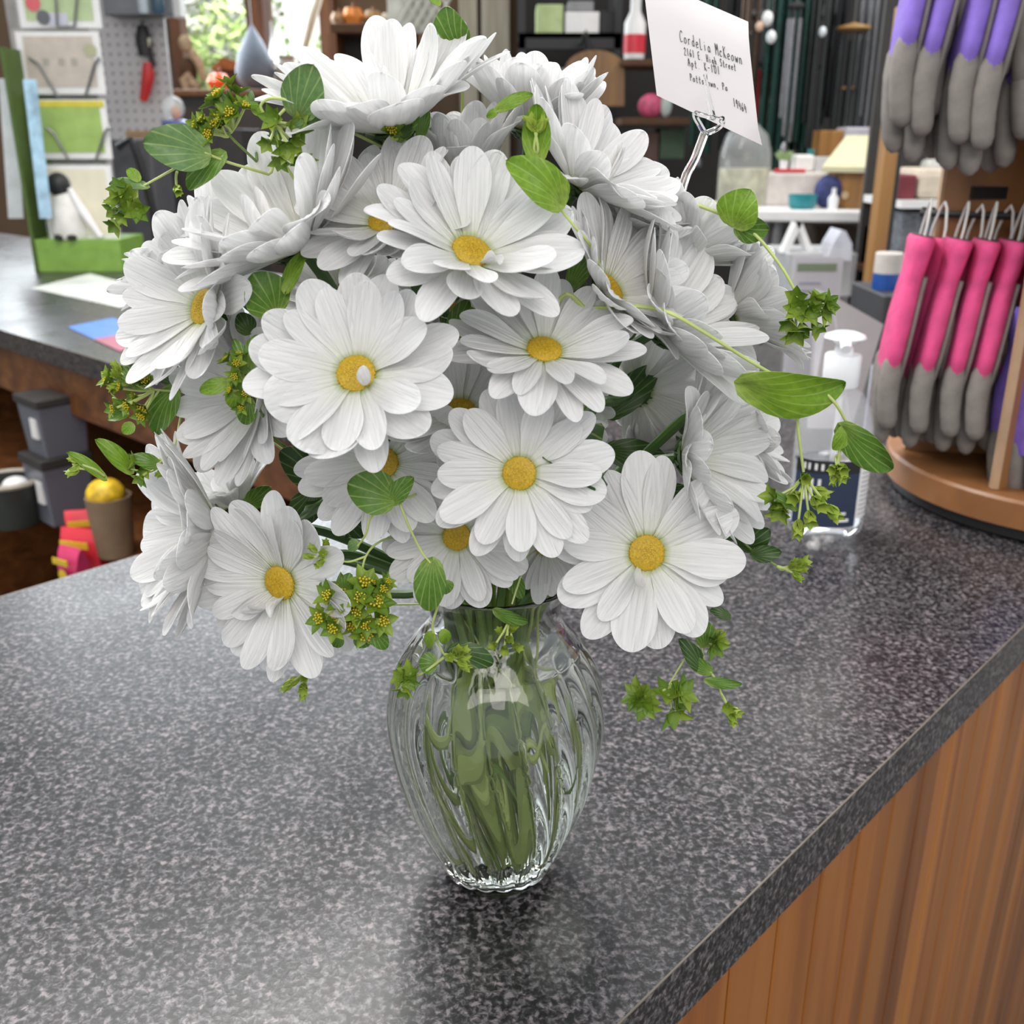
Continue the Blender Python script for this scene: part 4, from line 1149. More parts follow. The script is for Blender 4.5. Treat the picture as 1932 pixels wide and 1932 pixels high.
for a0, a1, y0, y1 in ((-0.95, -0.88, 874, 862), (-0.8, -0.74, 874, 862), (-0.62, -0.55, 874, 862), (-0.45, -0.38, 874, 862), (-0.25, -0.18, 874, 862), (-0.05, 0.02, 874, 862),
                       (-0.9, -0.82, 930, 890), (-0.7, -0.62, 930, 890), (-0.5, -0.42, 930, 890), (-0.1, 0.3, 955, 950), (0.05, 0.4, 968, 962)):
    band(zpx(y0), zpx(y1), a0, a1, 0.025, 3).build('label_print', M_WHITE, san)
ps = Vector((0, 0, 1))
zc0 = zpx(728)
MB().lathe([(31 * k, zc0), (33 * k, zc0 + 0.002), (33 * k, zpx(672)), (31 * k, zpx(668)), (17 * k, zpx(667)), (16 * k, zpx(652)), (0, zpx(651))], 28, c).build('pump_collar', M_WHITEP, san)
hd = ell([(0.0001, zpx(652))])
hz0, hz1 = zpx(654), zpx(626)
MB().lathe([(12 * k, hz0), (16 * k, hz0 + 0.003), (26 * k, hz0 + (hz1 - hz0) * 0.4), (37 * k, hz0 + (hz1 - hz0) * 0.62), (34 * k, hz0 + (hz1 - hz0) * 0.82), (20 * k, hz1), (0.0001, hz1 + 0.001)], 28, c).build('pump_head', M_WHITEP, san)
MB().tube([c + Vector((-0.004, -0.008, (hz0 + hz1) / 2)), c + Vector((-0.006, -0.022, (hz0 + hz1) / 2)), c + Vector((-0.008, -0.03, (hz0 + hz1) / 2 - 0.004))], [0.006, 0.0055, 0.005], 8).build('spout', M_WHITEP, san)
MB().tube([c + Vector((0, 0, 0.012)), c + Vector((0.002, 0, zc0))], 0.003, 8).build('dip_tube', clear_film('tube_white', (0.9, 0.9, 0.92), 0.5), san)

# ------------------------------------------------------------------ revolving glove rack
RC = Vector((0.635, 1.085, CZ))
RR = 0.2
M_RACK = wood('rack_wood', [(0.17, 0.065, 0.02), (0.26, 0.11, 0.035), (0.34, 0.16, 0.055)], (1, 1, 0.1), 20, 0.4)
M_DISCW = wood('rack_disc', [(0.22, 0.09, 0.03), (0.29, 0.125, 0.045), (0.35, 0.165, 0.065)], (0.2, 1, 1), 16, 0.4)
rk = thing('glove_rack', 'revolving wooden counter rack with a round base hung with gloves', 'display rack', RC)
MB().lathe([(RR * 0.93, 0), (RR * 0.96, 0.003), (RR * 0.96, 0.014), (0, 0.014)], 64, RC).build('turntable_foot', M_BLACK, rk)
MB().lathe([(RR * 0.97, 0.014), (RR, 0.016), (RR, 0.042), (RR * 0.985, 0.045), (0, 0.045)], 64, RC).build('round_base', M_DISCW, rk)
zt = CZ + 0.75
def panel(pe, nm):
    pe = Vector((pe.x, pe.y, 0))
    d = (pe - Vector((RC.x, RC.y, 0))).normalized()
    n_ = Vector((-d.y, d.x, 0))
    b0 = Vector((RC.x, RC.y, 0))
    mb = MB().prism([b0 + n_ * 0.005 + Vector((0, 0, CZ + 0.045)), b0 - n_ * 0.005 + Vector((0, 0, CZ + 0.045)), b0 - n_ * 0.005 + d * RR * 0.9 + Vector((0, 0, CZ + 0.045)), b0 + n_ * 0.005 + d * RR * 0.9 + Vector((0, 0, CZ + 0.045))], (0, 0, 0.7))
    mb.build(nm, M_RACK, rk, smooth=False)
    MB().tube([b0 + d * (RR * 0.9 + 0.001) + Vector((0, 0, CZ + 0.046)), b0 + d * (RR * 0.9 + 0.001) + Vector((0, 0, CZ + 0.744))], 0.005, 4).build('panel_edge', mat('ply_edge', (0.42, 0.27, 0.16), 0.5), rk, smooth=False)
    return d
e1 = atz(1697, 846, CZ + 0.045)
e2 = atz(1856, 930, CZ + 0.045)
d1 = panel(e1, 'divider')
d2 = panel(e2, 'divider')
panel(RC * 2 - e1, 'divider')
panel(RC * 2 - e2, 'divider')
def barz(y):
    return at(1800, y, 1.1).z
zb1 = at(1790, 402, 1.12).z
zb2 = at(1790, -245, 1.12).z
B0 = at(1742, 392, 1.14)
for zb in (zb1, zb2):
    p0 = Vector((at(1738, 392, 1.12).x, 1.12, zb))
    p1 = Vector((at(1990, 392, 1.12).x, 1.02, zb))
    MB().tube([p0, p1], 0.0035, 8).build('hanging_bar', M_BLACK, rk)
    MB().tube([p0 + (p1 - p0) * 0.25, Vector((RC.x, RC.y, zb)) + d1 * 0.1], 0.003, 6).build('bar_bracket', M_BLACK, rk)
lb = at(1868, 364, 1.1)
MB().box(lb.x - 0.018, lb.x + 0.018, 1.1, 1.106, lb.z - 0.006, lb.z + 0.006).build('label_holder', M_BLACK, rk, smooth=False)
MB().box(at(1738, 380, 1.13).x, at(1758, 380, 1.13).x, 1.118, 1.126, zb1 - 0.003, zb1 + 0.006).build('bar_end', M_BLACK, rk, smooth=False)

# gloves: modelled once, then copied
M_GPINK = mat('glove_pink', (0.6, 0.055, 0.19), 0.75, var=0.16, scale=60, bump=0.2)
M_GPURP = mat('glove_purple', (0.2, 0.12, 0.5), 0.75, var=0.16, scale=60, bump=0.2)
M_GGREY = mat('glove_grey', (0.19, 0.17, 0.155), 0.8, var=0.12, scale=90, bump=0.2)
M_GDARK = mat('glove_inside', (0.08, 0.05, 0.05), 0.9)
def glove_meshes():
    def sect(zs, side):
        rows = []
        for z, hw, th, cx in zs:
            row = []
            for k in range(20):
                a_ = 2 * math.pi * k / 20
                x, y = math.cos(a_), math.sin(a_)
                row.append(Vector((cx + hw * math.copysign(abs(x) ** 0.7, x), th * math.copysign(abs(y) ** 0.8, y) + side, z)))
            rows.append(row)
        mb = MB().grid(rows, True)
        mb.f.append(tuple(range(19, -1, -1)))
        mb.f.append(tuple((len(rows) - 1) * 20 + k for k in range(20)))
        return mb
    zs_ = [(0.004, 0.036, 0.011, 0), (0.0, 0.039, 0.0125, 0), (-0.012, 0.038, 0.0115, 0), (-0.035, 0.034, 0.01, 0), (-0.05, 0.0355, 0.011, 0.001), (-0.08, 0.043, 0.0115, 0.002), (-0.11, 0.045, 0.011, 0), (-0.13, 0.043, 0.010, 0), (-0.142, 0.038, 0.008, 0)]
    body = sect(zs_, 0)
    palm = sect([(z, hw * 0.96, 0.004, cx) for z, hw, th, cx in zs_[3:]], -0.0095)
    fing = []
    for x, L, sp in ((-0.0325, 0.066, -0.13), (-0.011, 0.082, -0.03), (0.011, 0.078, 0.04), (0.032, 0.06, 0.12)):
        z0 = -0.132 if abs(x) < 0.02 else -0.127
        P = [Vector((x + sp * L * t * 0.5, -0.012 * t * t, z0 - L * t)) for t in (-0.12, 0.0, 0.3, 0.6, 0.85, 0.95, 1.0)]
        fing.append(MB().tube(P, [0.008, 0.0108, 0.0112, 0.0104, 0.0098, 0.0075, 0.003], 12))
    th_ = MB().tube([Vector(p) for p in ((0.028, -0.004, -0.06), (0.04, -0.012, -0.08), (0.046, -0.02, -0.104), (0.047, -0.025, -0.13), (0.046, -0.026, -0.142), (0.046, -0.026, -0.146))], [0.012, 0.0135, 0.0125, 0.011, 0.008, 0.003], 12)
    cuff = sect([(0.0048, 0.034, 0.009, 0), (0.0046, 0.0345, 0.0095, 0)], 0)
    loop = MB().tube([Vector((-0.016, 0, 0.0)), Vector((-0.015, 0, 0.014)), Vector((-0.007, 0, 0.034)), Vector((0, 0, 0.04)), Vector((0.007, 0, 0.034)), Vector((0.015, 0, 0.014)), Vector((0.016, 0, 0.0))], 0.0014, 6)
    return body, palm, fing, th_, cuff, loop
gb, gp, gf, gth, gc_, glp = glove_meshes()
GM = {}
for nm, m in (('pink', M_GPINK), ('purple', M_GPURP)):
    GM[nm] = dict(back=gb.mesh('glove_back', m), palm=gp.mesh('glove_palm', M_GGREY), finger=[q.mesh('glove_finger', M_GGREY) for q in gf], thumb=gth.mesh('glove_thumb', M_GGREY),
                  opening=gc_.mesh('glove_opening', M_GDARK), loop=glp.mesh('glove_loop', mat('loop_white', (0.66, 0.64, 0.62), 0.4)))
def glove(kind, loc, yaw, tilt, lab, grp, flip=False, s=1.0):
    t = thing('work_glove', lab, 'glove', loc, grp)
    t.rotation_euler = (R(tilt[0]), R(tilt[1]), R(yaw))
    t.scale = (-s if flip else s, s, s)
    g_ = GM[kind]
    I = Matrix.Identity(4)
    inst('back', g_['back'], t, I)
    inst('palm', g_['palm'], t, I)
    for q in g_['finger']:
        inst('finger', q, t, I)
    inst('thumb', g_['thumb'], t, I)
    inst('cuff_opening', g_['opening'], t, I)
    inst('hang_loop', g_['loop'], t, I)
    return t
gi = 0
places = ['nearest the sanitizer bottle', 'second from the sanitizer', 'third from the sanitizer', 'at the photo edge']
for i, (x, yc) in enumerate(((1758, 452), (1825, 458), (1880, 460), (1932, 462))):
    for j in range(2):
        Y = 1.07 - 0.012 * i + 0.02 * j
        p = at(x - 20 + 28 * j, yc + 4 * j, Y)
        glove('pink', p, (76, 93)[j] + rnd.uniform(-3, 3), (rnd.uniform(6, 9), 2), 'pink glove with grey fingers, %s, of the pair %s' % ('seen edge-on' if j == 0 else 'seen from its back', places[i]), 'pink and grey gloves on the rack', flip=bool(j), s=1.0)
places = ['nearest the wooden post', 'second from the post', 'third from the post', 'at the photo edge']
for i, (x, yc) in enumerate(((1792, -205), (1852, -190), (1910, -180), (1968, -172))):
    for j in range(2):
        Y = 1.065 - 0.012 * i + 0.02 * j
        p = at(x - 22 + 30 * j, yc, Y)
        glove('purple', p, (76, 93)[j] + rnd.uniform(-3, 3), (rnd.uniform(6, 9), 2), 'upper purple glove, %s, of the pair %s' % ('seen edge-on' if j == 0 else 'seen from its back', places[i]), 'purple and grey gloves in the top row', flip=bool(j), s=1.06)
p = at(1975, 590, 0.98)
glove('purple', p, 120, (0, 3), 'purple glove low at the photo edge beside the rack divider', 'purple and grey gloves on the rack side', s=1.0)

# ------------------------------------------------------------------ vase and water
VC = Vector((-0.0085, 0.460, CZ))
NL, TW = 20, R(28)
def interp(prof, z):
    for (r0, z0), (r1, z1) in zip(prof, prof[1:]):
        if z <= z1:
            t = (z - z0) / (z1 - z0)
            return r0 + (r1 - r0) * t
    return prof[-1][0]
VPTS = [(0.0275, 0.0), (0.0300, 0.004), (0.0365, 0.020), (0.0465, 0.045), (0.0525, 0.068), (0.0558, 0.090), (0.0553, 0.108), (0.0500, 0.127), (0.0412, 0.141), (0.0345, 0.150), (0.0330, 0.156), (0.0345, 0.164), (0.0385, 0.172), (0.0402, 0.176)]
def smooth_prof(pts, n=7):
    S = spline([Vector((r, 0, z)) for r, z in pts], n)
    return [(p.x, p.z) for p in S]
VP = smooth_prof(VPTS)
def flute(off, amp=1.0):
    def f(r, z, th):
        e = max(0.0, min(1.0, (z - 0.004) / 0.02)) * max(0.0, min(1.0, (0.147 - z) / 0.03))
        ph = NL * (th - TW * max(0.0, 1 - z / 0.15) ** 1.3)
        return r + off + amp * e * (0.0029 * (abs(math.cos(ph / 2)) - 0.6))
    return f
vase = thing('glass_vase', 'clear swirl-fluted glass vase standing on the speckled counter', 'vase', VC)
fo = flute(0)
fi = flute(-0.0032, 0.15)
outer = [(r, z) for r, z in VP]
inner = [(max(r, 0.0), z) for r, z in VP if z > 0.007]
rows = []
nn = 240
def ringv(r, z, f):
    return [VC + Vector((f(r, z, 2 * math.pi * k / nn) * math.cos(2 * math.pi * k / nn), f(r, z, 2 * math.pi * k / nn) * math.sin(2 * math.pi * k / nn), z)) for k in range(nn)]
flat = lambda r, z, th: r
rows.append(ringv(0.0005, 0.002, flat))
rows.append(ringv(0.021, 0.002, flat))
rows.append(ringv(0.025, 0.0003, flat))
for r, z in outer:
    rows.append(ringv(r, z, fo))
rz = VP[-1][1]
rows.append(ringv(VP[-1][0] - 0.0004, rz + 0.0012, flat))
rows.append(ringv(VP[-1][0] - 0.0018, rz + 0.0012, flat))
for r, z in reversed(inner):
    rows.append(ringv(r, z, fi))
rows.append(ringv(0.024, 0.0065, flat))
rows.append(ringv(0.0005, 0.006, flat))
mb = MB().grid(rows, True)
mb.f.append(tuple(range(nn - 1, -1, -1)))
mb.f.append(tuple((len(rows) - 1) * nn + k for k in range(nn)))
GL = glass('clear_glass', (0.965, 0.985, 0.97), 1.48)
me_o = mb.build('body', GL, vase)
me_o.data.polygons.foreach_set('use_smooth', [True] * len(me_o.data.polygons))
WZ = 0.136
rows = [ringv(0.0005, 0.0062, flat), ringv(0.0245, 0.0066, flat)]
fwat = flute(-0.0030, 0.15)
for r, z in VP:
    if 0.008 < z < WZ:
        rows.append(ringv(r, z, fwat))
rows.append(ringv(interp(VPTS, WZ), WZ, fwat))
rows.append(ringv(interp(VPTS, WZ) - 0.004, WZ - 0.0006, fwat))
rows.append(ringv(0.0005, WZ - 0.0006, flat))
mb = MB().grid(rows, True)
mb.f.append(tuple(range(nn - 1, -1, -1)))
mb.f.append(tuple((len(rows) - 1) * nn + k for k in range(nn)))
wm = glass('vase_water', (0.97, 0.985, 0.95), 1.33)
o = mb.build('water', wm, None, VC + Vector((0, 0, 0.006)))
tag(o, 'clear water filling the glass vase around the stems', 'water')

# ------------------------------------------------------------------ daisies
def petal_mesh(W, bend, cup, curl, twist, groove, notch):
    ts = [0, 0.05, 0.11, 0.18, 0.26, 0.35, 0.44, 0.53, 0.62, 0.7, 0.77, 0.83, 0.88, 0.92, 0.95, 0.975, 0.99, 1.0]
    nc = 13
    rows_t, rows_b = [], []
    for t in ts:
        a = min(1, t / 0.62)
        hw = W / 2 * (0.34 + 0.66 * a * a * (3 - 2 * a))
        if t > 0.64:
            q = (t - 0.64) / 0.36
            hw *= max(0.0, 1 - q ** 2.1) ** 0.56 * 0.97 + 0.03
        rt_, rb_ = [], []
        for j in range(nc):
            v = -1 + 2 * j / (nc - 1)
            x = t
            if t > 0.8:
                x -= notch * (t - 0.8) / 0.2 * math.cos(v * math.pi * 1.5) ** 2 * 0.018
            y = v * hw
            kk_ = (hw / (W / 2)) ** 2
            z = bend * t * t + cup * W * v * v * (0.5 + 0.5 * t) * kk_ + groove * W * 0.05 * math.cos(4 * math.pi * v) * min(1, t * 5) * (1 - 0.4 * t) * kk_
            if t > 0.5:
                z += curl * (t - 0.5) ** 2
                x -= abs(curl) * 0.35 * (t - 0.5) ** 2
            c_, s_ = math.cos(twist * t), math.sin(twist * t)
            y, zz = y * c_ - (z - bend * t * t) * s_, bend * t * t + y * s_ + (z - bend * t * t) * c_
            th = 0.007 * (1 - 0.6 * t)
            rt_.append(Vector((x, y, zz + th)))
            rb_.append(Vector((x, y, zz - th)))
        rows_t.append(rt_)
        rows_b.append(rb_)
    rows = [a_ + list(reversed(b_)) for a_, b_ in zip(rows_t, rows_b)]
    mb = MB().grid(rows, True)
    n2 = 2 * nc
    L0 = (len(rows) - 1) * n2
    for base, flip in ((0, True), (L0, False)):
        for j in range(nc - 1):
            q = (base + j, base + j + 1, base + n2 - 2 - j, base + n2 - 1 - j)
            mb.f.append(tuple(reversed(q)) if not flip else q)
    me = mb.mesh('petal', PETAL, Vector((0, 0, 0)), True)
    return me
PET = []
for i in range(22):
    PET.append(petal_mesh(rnd.uniform(0.4, 0.52), rnd.uniform(-0.1, 0.16), rnd.uniform(0.05, 0.22), rnd.choice([-0.35, -0.15, 0.0, 0.1, 0.25, 0.55]) + rnd.uniform(-0.1, 0.1),
                          rnd.uniform(-0.22, 0.22), rnd.uniform(0.3, 0.7), rnd.uniform(0.2, 1.3)))
PWIDE = PET[:]
PET = []
for i in range(22):
    PET.append(petal_mesh(rnd.uniform(0.32, 0.43), rnd.uniform(-0.08, 0.14), rnd.uniform(0.05, 0.2), rnd.choice([-0.3, -0.12, 0.0, 0.1, 0.22, 0.45]) + rnd.uniform(-0.1, 0.1),
                          rnd.uniform(-0.2, 0.2), rnd.uniform(0.3, 0.7), rnd.uniform(0.2, 1.3)))
PFLAT = []
for i in range(10):
    PFLAT.append(petal_mesh(rnd.uniform(0.38, 0.5), rnd.uniform(-0.06, 0.05), rnd.uniform(0.02, 0.12), rnd.uniform(-0.15, 0.1), rnd.uniform(-0.1, 0.1), rnd.uniform(0.3, 0.6), rnd.uniform(0.2, 1.2)))
PFOLD = [petal_mesh(0.36, 0.3, 0.5, 0.9, 0.3, 1.0, 0.6), petal_mesh(0.34, 0.1, 0.6, -0.8, -0.5, 1.0, 0.6), petal_mesh(0.3, 0.45, 0.55, 0.2, 0.2, 1.0, 0.4)]

mb = MB()
mb.lathe([(0.001, -0.06), (0.7, -0.05), (0.95, 0.0), (0.93, 0.12), (0.75, 0.24), (0.45, 0.31), (0.2, 0.3), (0.001, 0.27)], 32)
GA = math.pi * (3 - math.sqrt(5))
ND = 230
for i in range(ND):
    q = math.sqrt((i + 0.5) / ND)
    th = i * GA
    r_ = q * 0.97
    zz = 0.02 + 0.3 * (1 - r_ ** 2.4) - 0.06 * max(0, 1 - r_ / 0.25)
    nrm = Vector((math.cos(th) * r_ * 0.7, math.sin(th) * r_ * 0.7, 1)).normalized()
    s = 0.05 if i > 40 else 0.04
    a = nrm.orthogonal().normalized()
    b = nrm.cross(a)
    c = Vector((r_ * math.cos(th), r_ * math.sin(th), zz))
    ring0 = [c + (a * math.cos(k * 1.0472) + b * math.sin(k * 1.0472)) * s for k in range(6)]
    ring1 = [c + nrm * s * 1.1 + (a * math.cos(k * 1.0472) + b * math.sin(k * 1.0472)) * s * 0.72 for k in range(6)]
    mb.add(ring0 + ring1 + [c + nrm * s * 1.35], [(k, (k + 1) % 6, 6 + (k + 1) % 6, 6 + k) for k in range(6)] + [(6 + k, 6 + (k + 1) % 6, 12) for k in range(6)])
DISC_ME = mb.mesh('flower_disc', DISC)
mb = MB()
mb.lathe([(0.16, -0.62), (0.2, -0.55), (0.62, -0.42), (0.95, -0.12), (0.9, 0.0), (0.001, 0.02)], 24)
for ring_, (r0, z0, r1, z1, n_) in enumerate(((0.55, -0.47, 1.12, -0.06, 13), (0.35, -0.54, 0.9, -0.3, 9))):
    for k in range(n_):
        th = 2 * math.pi * (k + 0.5 * ring_) / n_
        d = Vector((math.cos(th), math.sin(th), 0))
        t_ = Vector((-d.y, d.x, 0))
        w_ = 0.17
        P = [d * r0 + Vector((0, 0, z0)), d * (r0 * 0.5 + r1 * 0.5) + t_ * w_ + Vector((0, 0, (z0 + z1) / 2 - 0.05)), d * r1 + Vector((0, 0, z1)), d * (r0 * 0.5 + r1 * 0.5) - t_ * w_ + Vector((0, 0, (z0 + z1) / 2 - 0.05))]
        P += [p + Vector((0, 0, 0.05)) - d * 0.03 for p in P]
        mb.hexa(P)
CALYX_ME = mb.mesh('calyx', CALYX)
# dark chrysanthemum leaf, lobed
def mumleaf_mesh(m):
    ts = [i / 16 for i in range(17)]
    rows = []
    for t in ts:
        hw = 0.3 * math.sin(math.pi * min(1, t ** 0.8)) ** 0.8 * (1 + 0.28 * math.cos(t * 6 * math.pi)) + 0.015
        rows.append([Vector((t + 0.06 * abs(v), v * hw, 0.12 * abs(v) * hw - 0.16 * t * t + 0.02 * math.sin(9 * t + 4 * v))) for v in (-1, -0.6, -0.25, 0, 0.25, 0.6, 1)])
    rb = [[p - Vector((0, 0, 0.008)) for p in r_] for r_ in rows]
    mb = MB().grid([a_ + list(reversed(b_)) for a_, b_ in zip(rows, rb)], True)
    return mb.mesh('leaf', m)
MUML = mumleaf_mesh(LEAF[3])

NECKZ = CZ + 0.166
def frame(n, ref=None):
    n = n.normalized()
    x = (ref if ref is not None else Vector((0.3, 0.2, 1))).cross(n)
    x = x.normalized() if x.length > 1e-4 else n.orthogonal().normalized()
    y = n.cross(x)
    return Matrix((x, y, n)).transposed().to_4x4()

def inside_r(z):
    return max(0.004, interp(VPTS, max(0.0, min(0.17, z - CZ))) - 0.0075)
NS = [0]
def stem_path(start, dirn, reach=0.05, lim=0.0265):
    NS[0] += 1
    k = NS[0]
    dx = start - VC
    ang = math.atan2(dx.y, dx.x)
    rad = min(lim, 0.003 + 0.022 * math.hypot(dx.x, dx.y) / 0.15 + rnd.uniform(0, 0.009))
    an2 = ang + rnd.uniform(-0.5, 0.5)
    neck = Vector((VC.x + rad * math.cos(an2), VC.y + rad * math.sin(an2), NECKZ))
    bz = CZ + rnd.choice((rnd.uniform(0.010, 0.03), rnd.uniform(0.03, 0.09)))
    br = rnd.uniform(0.2, 0.95) * (inside_r(bz) - 0.002)
    an3 = ang + rnd.choice((math.pi, math.pi, 0.0)) + rnd.uniform(-1.1, 1.1)
    bot = Vector((VC.x + br * math.cos(an3), VC.y + br * math.sin(an3), bz))
    mid = neck.lerp(bot, 0.45)
    m1 = start + dirn * reach
    m2 = neck + (m1 - neck) * 0.45
    ax = Vector((VC.x, VC.y, m2.z))
    m2 = ax + (m2 - ax) * 0.85
    return [start, start + dirn * reach * 0.4, m1, m2, neck, mid, bot]

DAISY = 0
def daisy(cx, cy, Y, Rpx, n, cup, lab, npet=24, seed=0, flat=False, fold=0, leaf=0, droop=None, wide=False):
    rg = random.Random(100 + seed)
    c = at(cx, cy, Y)
    Rm = Rpx * mpp(c)
    nw = camvec(n)
    rd = 0.185 * Rm
    t = thing('daisy', lab, 'flower', c, 'white daisies in the vase')
    F = frame(nw, Vector((rg.uniform(-1, 1), rg.uniform(-1, 1), rg.uniform(-1, 1))))
    lib = PFLAT if flat else (PWIDE if wide else PET)
    npet = npet if flat or wide else npet + 6
    n1 = int(npet * 0.56)
    n2 = npet - n1
    inst('disc', DISC_ME, t, F @ Matrix.Diagonal((rd, rd, rd * 0.8, 1)))
    inst('calyx', CALYX_ME, t, F @ Matrix.Translation((0, 0, -rd * 0.12)) @ Matrix.Diagonal((rd * 1.08, rd * 1.08, rd * 1.05, 1)))
    for ring_, cnt in ((0, n1), (1, n2)):
        for k in range(cnt):
            phi = 2 * math.pi * (k + 0.5 * ring_ + rg.uniform(-0.22, 0.22)) / cnt
            L = (Rm - 0.75 * rd) * (rg.uniform(0.94, 1.06) if ring_ == 0 else rg.uniform(0.8, 0.97))
            e = cup + (-3 if ring_ == 0 else 6) + rg.gauss(0, 5)
            me = rg.choice(lib)
            if fold and ring_ == 1 and k < fold:
                me = rg.choice(PFOLD)
                e = cup + rg.uniform(30, 60)
                L *= rg.uniform(0.45, 0.65)
                phi = -math.pi / 2 + rg.uniform(-0.9, 0.9)
                dn = F.to_3x3().inverted() @ Vector((0, 0, -1))
                phi = math.atan2(dn.y, dn.x) + rg.uniform(-0.8, 0.8)
            wsc = rg.uniform(0.88, 1.12)
            M_ = F @ Matrix.Rotation(phi, 4, 'Z') @ Matrix.Translation((0.72 * rd, 0, (-0.12 + 0.05 * ring_) * rd)) @ Matrix.Rotation(-R(e), 4, 'Y') @ Matrix.Rotation(rg.uniform(-0.3, 0.3), 4, 'X') @ Matrix.Diagonal((L, L * wsc, L, 1))
            inst('petal', me, t, M_)
    sp = stem_path(c - nw * rd * 0.6, -nw, reach=0.045)
    if droop:
        sp[2] = Vector(droop)
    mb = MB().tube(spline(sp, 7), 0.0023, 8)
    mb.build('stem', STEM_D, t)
    S = spline(sp, 7)
    for q in range(leaf):
        i0 = 9 + 5 * q
        p = S[i0]
        d = (Vector((p.x - VC.x, p.y - VC.y, 0)).normalized() + Vector((rg.uniform(-0.6, 0.6), rg.uniform(-0.6, 0.6), rg.uniform(-0.5, 0.4)))).normalized()
        s = rg.uniform(0.035, 0.05)
        X = d
        Z = (Vector((0, 0, 1)) - X * X.z).normalized()
        M_ = Matrix.Translation(p - c) @ Matrix((X, Z.cross(X), Z)).transposed().to_4x4() @ Matrix.Rotation(rg.uniform(-0.8, 0.8), 4, 'X') @ Matrix.Diagonal((s, s, s, 1))
        inst('leaf', MUML, t, M_)
    return t

D = daisy
D(672, 705, 0.350, 208, (-0.02, 0.26, 0.97), 15, 'large wide-open white daisy facing front, left of the bouquet centre', 27, 1, fold=1, wide=True)
D(1027, 660, 0.372, 190, (0.12, 0.62, 0.78), 11, 'white daisy tilted up, between the big tilted one and the middle front one', 23, 2)
D(980, 893, 0.358, 180, (-0.12, -0.06, 0.99), 8, 'white daisy facing front in the middle, directly above the vase', 26, 3, True)
D(1220, 1043, 0.378, 192, (0.06, 0.02, 1.0), 5, 'flat white daisy facing front at the lower right of the bouquet', 26, 4, True, fold=1)
D(890, 475, 0.372, 216, (0.3, 0.5, 0.82), 20, 'big white daisy tilted up with yellow centre, upper middle of the bouquet', 27, 5, fold=1, droop=at(838, 590, .41))
D(728, 414, 0.396, 190, (-0.2, 0.5, 0.85), 17, 'white daisy with a half hidden yellow centre, left of the big tilted one', 25, 6, droop=at(788, 550, .412))
D(385, 578, 0.400, 208, (-0.62, 0.18, 0.77), 22, 'white daisy turned left with visible centre at the left edge, above the papers side', 27, 7)
D(560, 455, 0.402, 258, (-0.48, 0.66, 0.6), 30, 'large white daisy seen from the side, upper left of the bouquet', 30, 8, fold=2, droop=at(612, 530, .412))
D(735, 234, 0.430, 262, (-0.14, 0.76, 0.6), 32, 'topmost white daisy, opening upwards above all the others', 28, 9, fold=2)
D(1000, 240, 0.470, 188, (0.1, 0.84, 0.42), 42, 'white daisy behind the top of the bouquet, below the brown arched board', 28, 10)
D(1098, 345, 0.425, 215, (0.58, 0.64, 0.5), 26, 'white daisy opening up and right beside the clear card pick', 28, 11, fold=2)
D(882, 335, 0.440, 175, (-0.05, 0.78, 0.5), 55, 'narrow half-closed white daisy above the big tilted one', 22, 12)
D(1150, 545, 0.400, 192, (0.66, 0.42, 0.62), 26, 'white daisy turned right with a sliver of orange centre, right of middle', 27, 13)
D(1252, 615, 0.415, 225, (0.74, 0.42, 0.5), 32, 'white daisy in side view with dark calyx, right of the sliver-centred one', 28, 14)
D(1290, 480, 0.455, 170, (0.5, 0.78, 0.3), 36, 'white daisy behind the card pick foot, upper right of the bouquet', 26, 15)
D(1385, 590, 0.455, 185, (0.85, 0.4, 0.28), 36, 'rightmost white daisy, reaching towards the sanitizer pump', 28, 16)
D(1303, 862, 0.408, 200, (0.8, 0.06, 0.58), 28, 'white daisy in side view at the right, above the flat lower right one', 26, 17, droop=at(1190, 878, .42))
D(1372, 800, 0.455, 165, (0.85, 0.26, 0.3), 30, 'white daisy half hidden behind the side-view one, beside the sanitizer', 24, 18, droop=at(1290, 790, .418))
D(1205, 735, 0.450, 150, (0.5, 0.3, -0.75), 26, 'shaded white daisy seen from behind, inside the right of the bouquet', 24, 19)
D(1220, 838, 0.465, 100, (0.3, 0.35, 0.85), 48, 'small shaded white daisy deep inside the right of the bouquet', 20, 20)
D(868, 778, 0.400, 172, (0.02, 0.45, 0.88), 20, 'white daisy mostly hidden between the three front daisies', 25, 21)
D(722, 873, 0.392, 168, (-0.05, 0.08, 1.0), 12, 'white daisy peeking out below the largest daisy', 25, 22, leaf=2)
D(862, 1012, 0.392, 150, (0.0, -0.22, 0.97), 8, 'white daisy drooping over the vase rim', 25, 23, True, leaf=1)
D(398, 1000, 0.405, 225, (-0.84, 0.02, 0.5), 32, 'white daisy in side view at the far lower left', 30, 24)
D(528, 1100, 0.380, 188, (-0.42, -0.2, 0.88), 13, 'white daisy facing down left at the bottom left of the bouquet', 25, 25, fold=4)
D(478, 745, 0.402, 196, (-0.66, -0.1, 0.74), 22, 'white daisy turned left behind the yellow-green sprig, left of the largest daisy', 28, 26)
D(392, 505, 0.450, 190, (-0.66, 0.62, 0.3), 35, 'white daisy behind the left edge of the bouquet, near the card rack', 28, 27)
D(1030, 1030, 0.428, 112, (0.15, -0.45, 0.75), 14, 'small white daisy hanging behind the vase rim', 22, 28)
D(838, 570, 0.425, 140, (0.0, 0.4, 0.85), 30, 'shaded white daisy deep in the middle of the bouquet', 22, 29)
D(622, 1160, 0.440, 95, (0.25, -0.5, 0.7), 14, 'small white daisy peeking out behind the large green flower cluster', 20, 30)
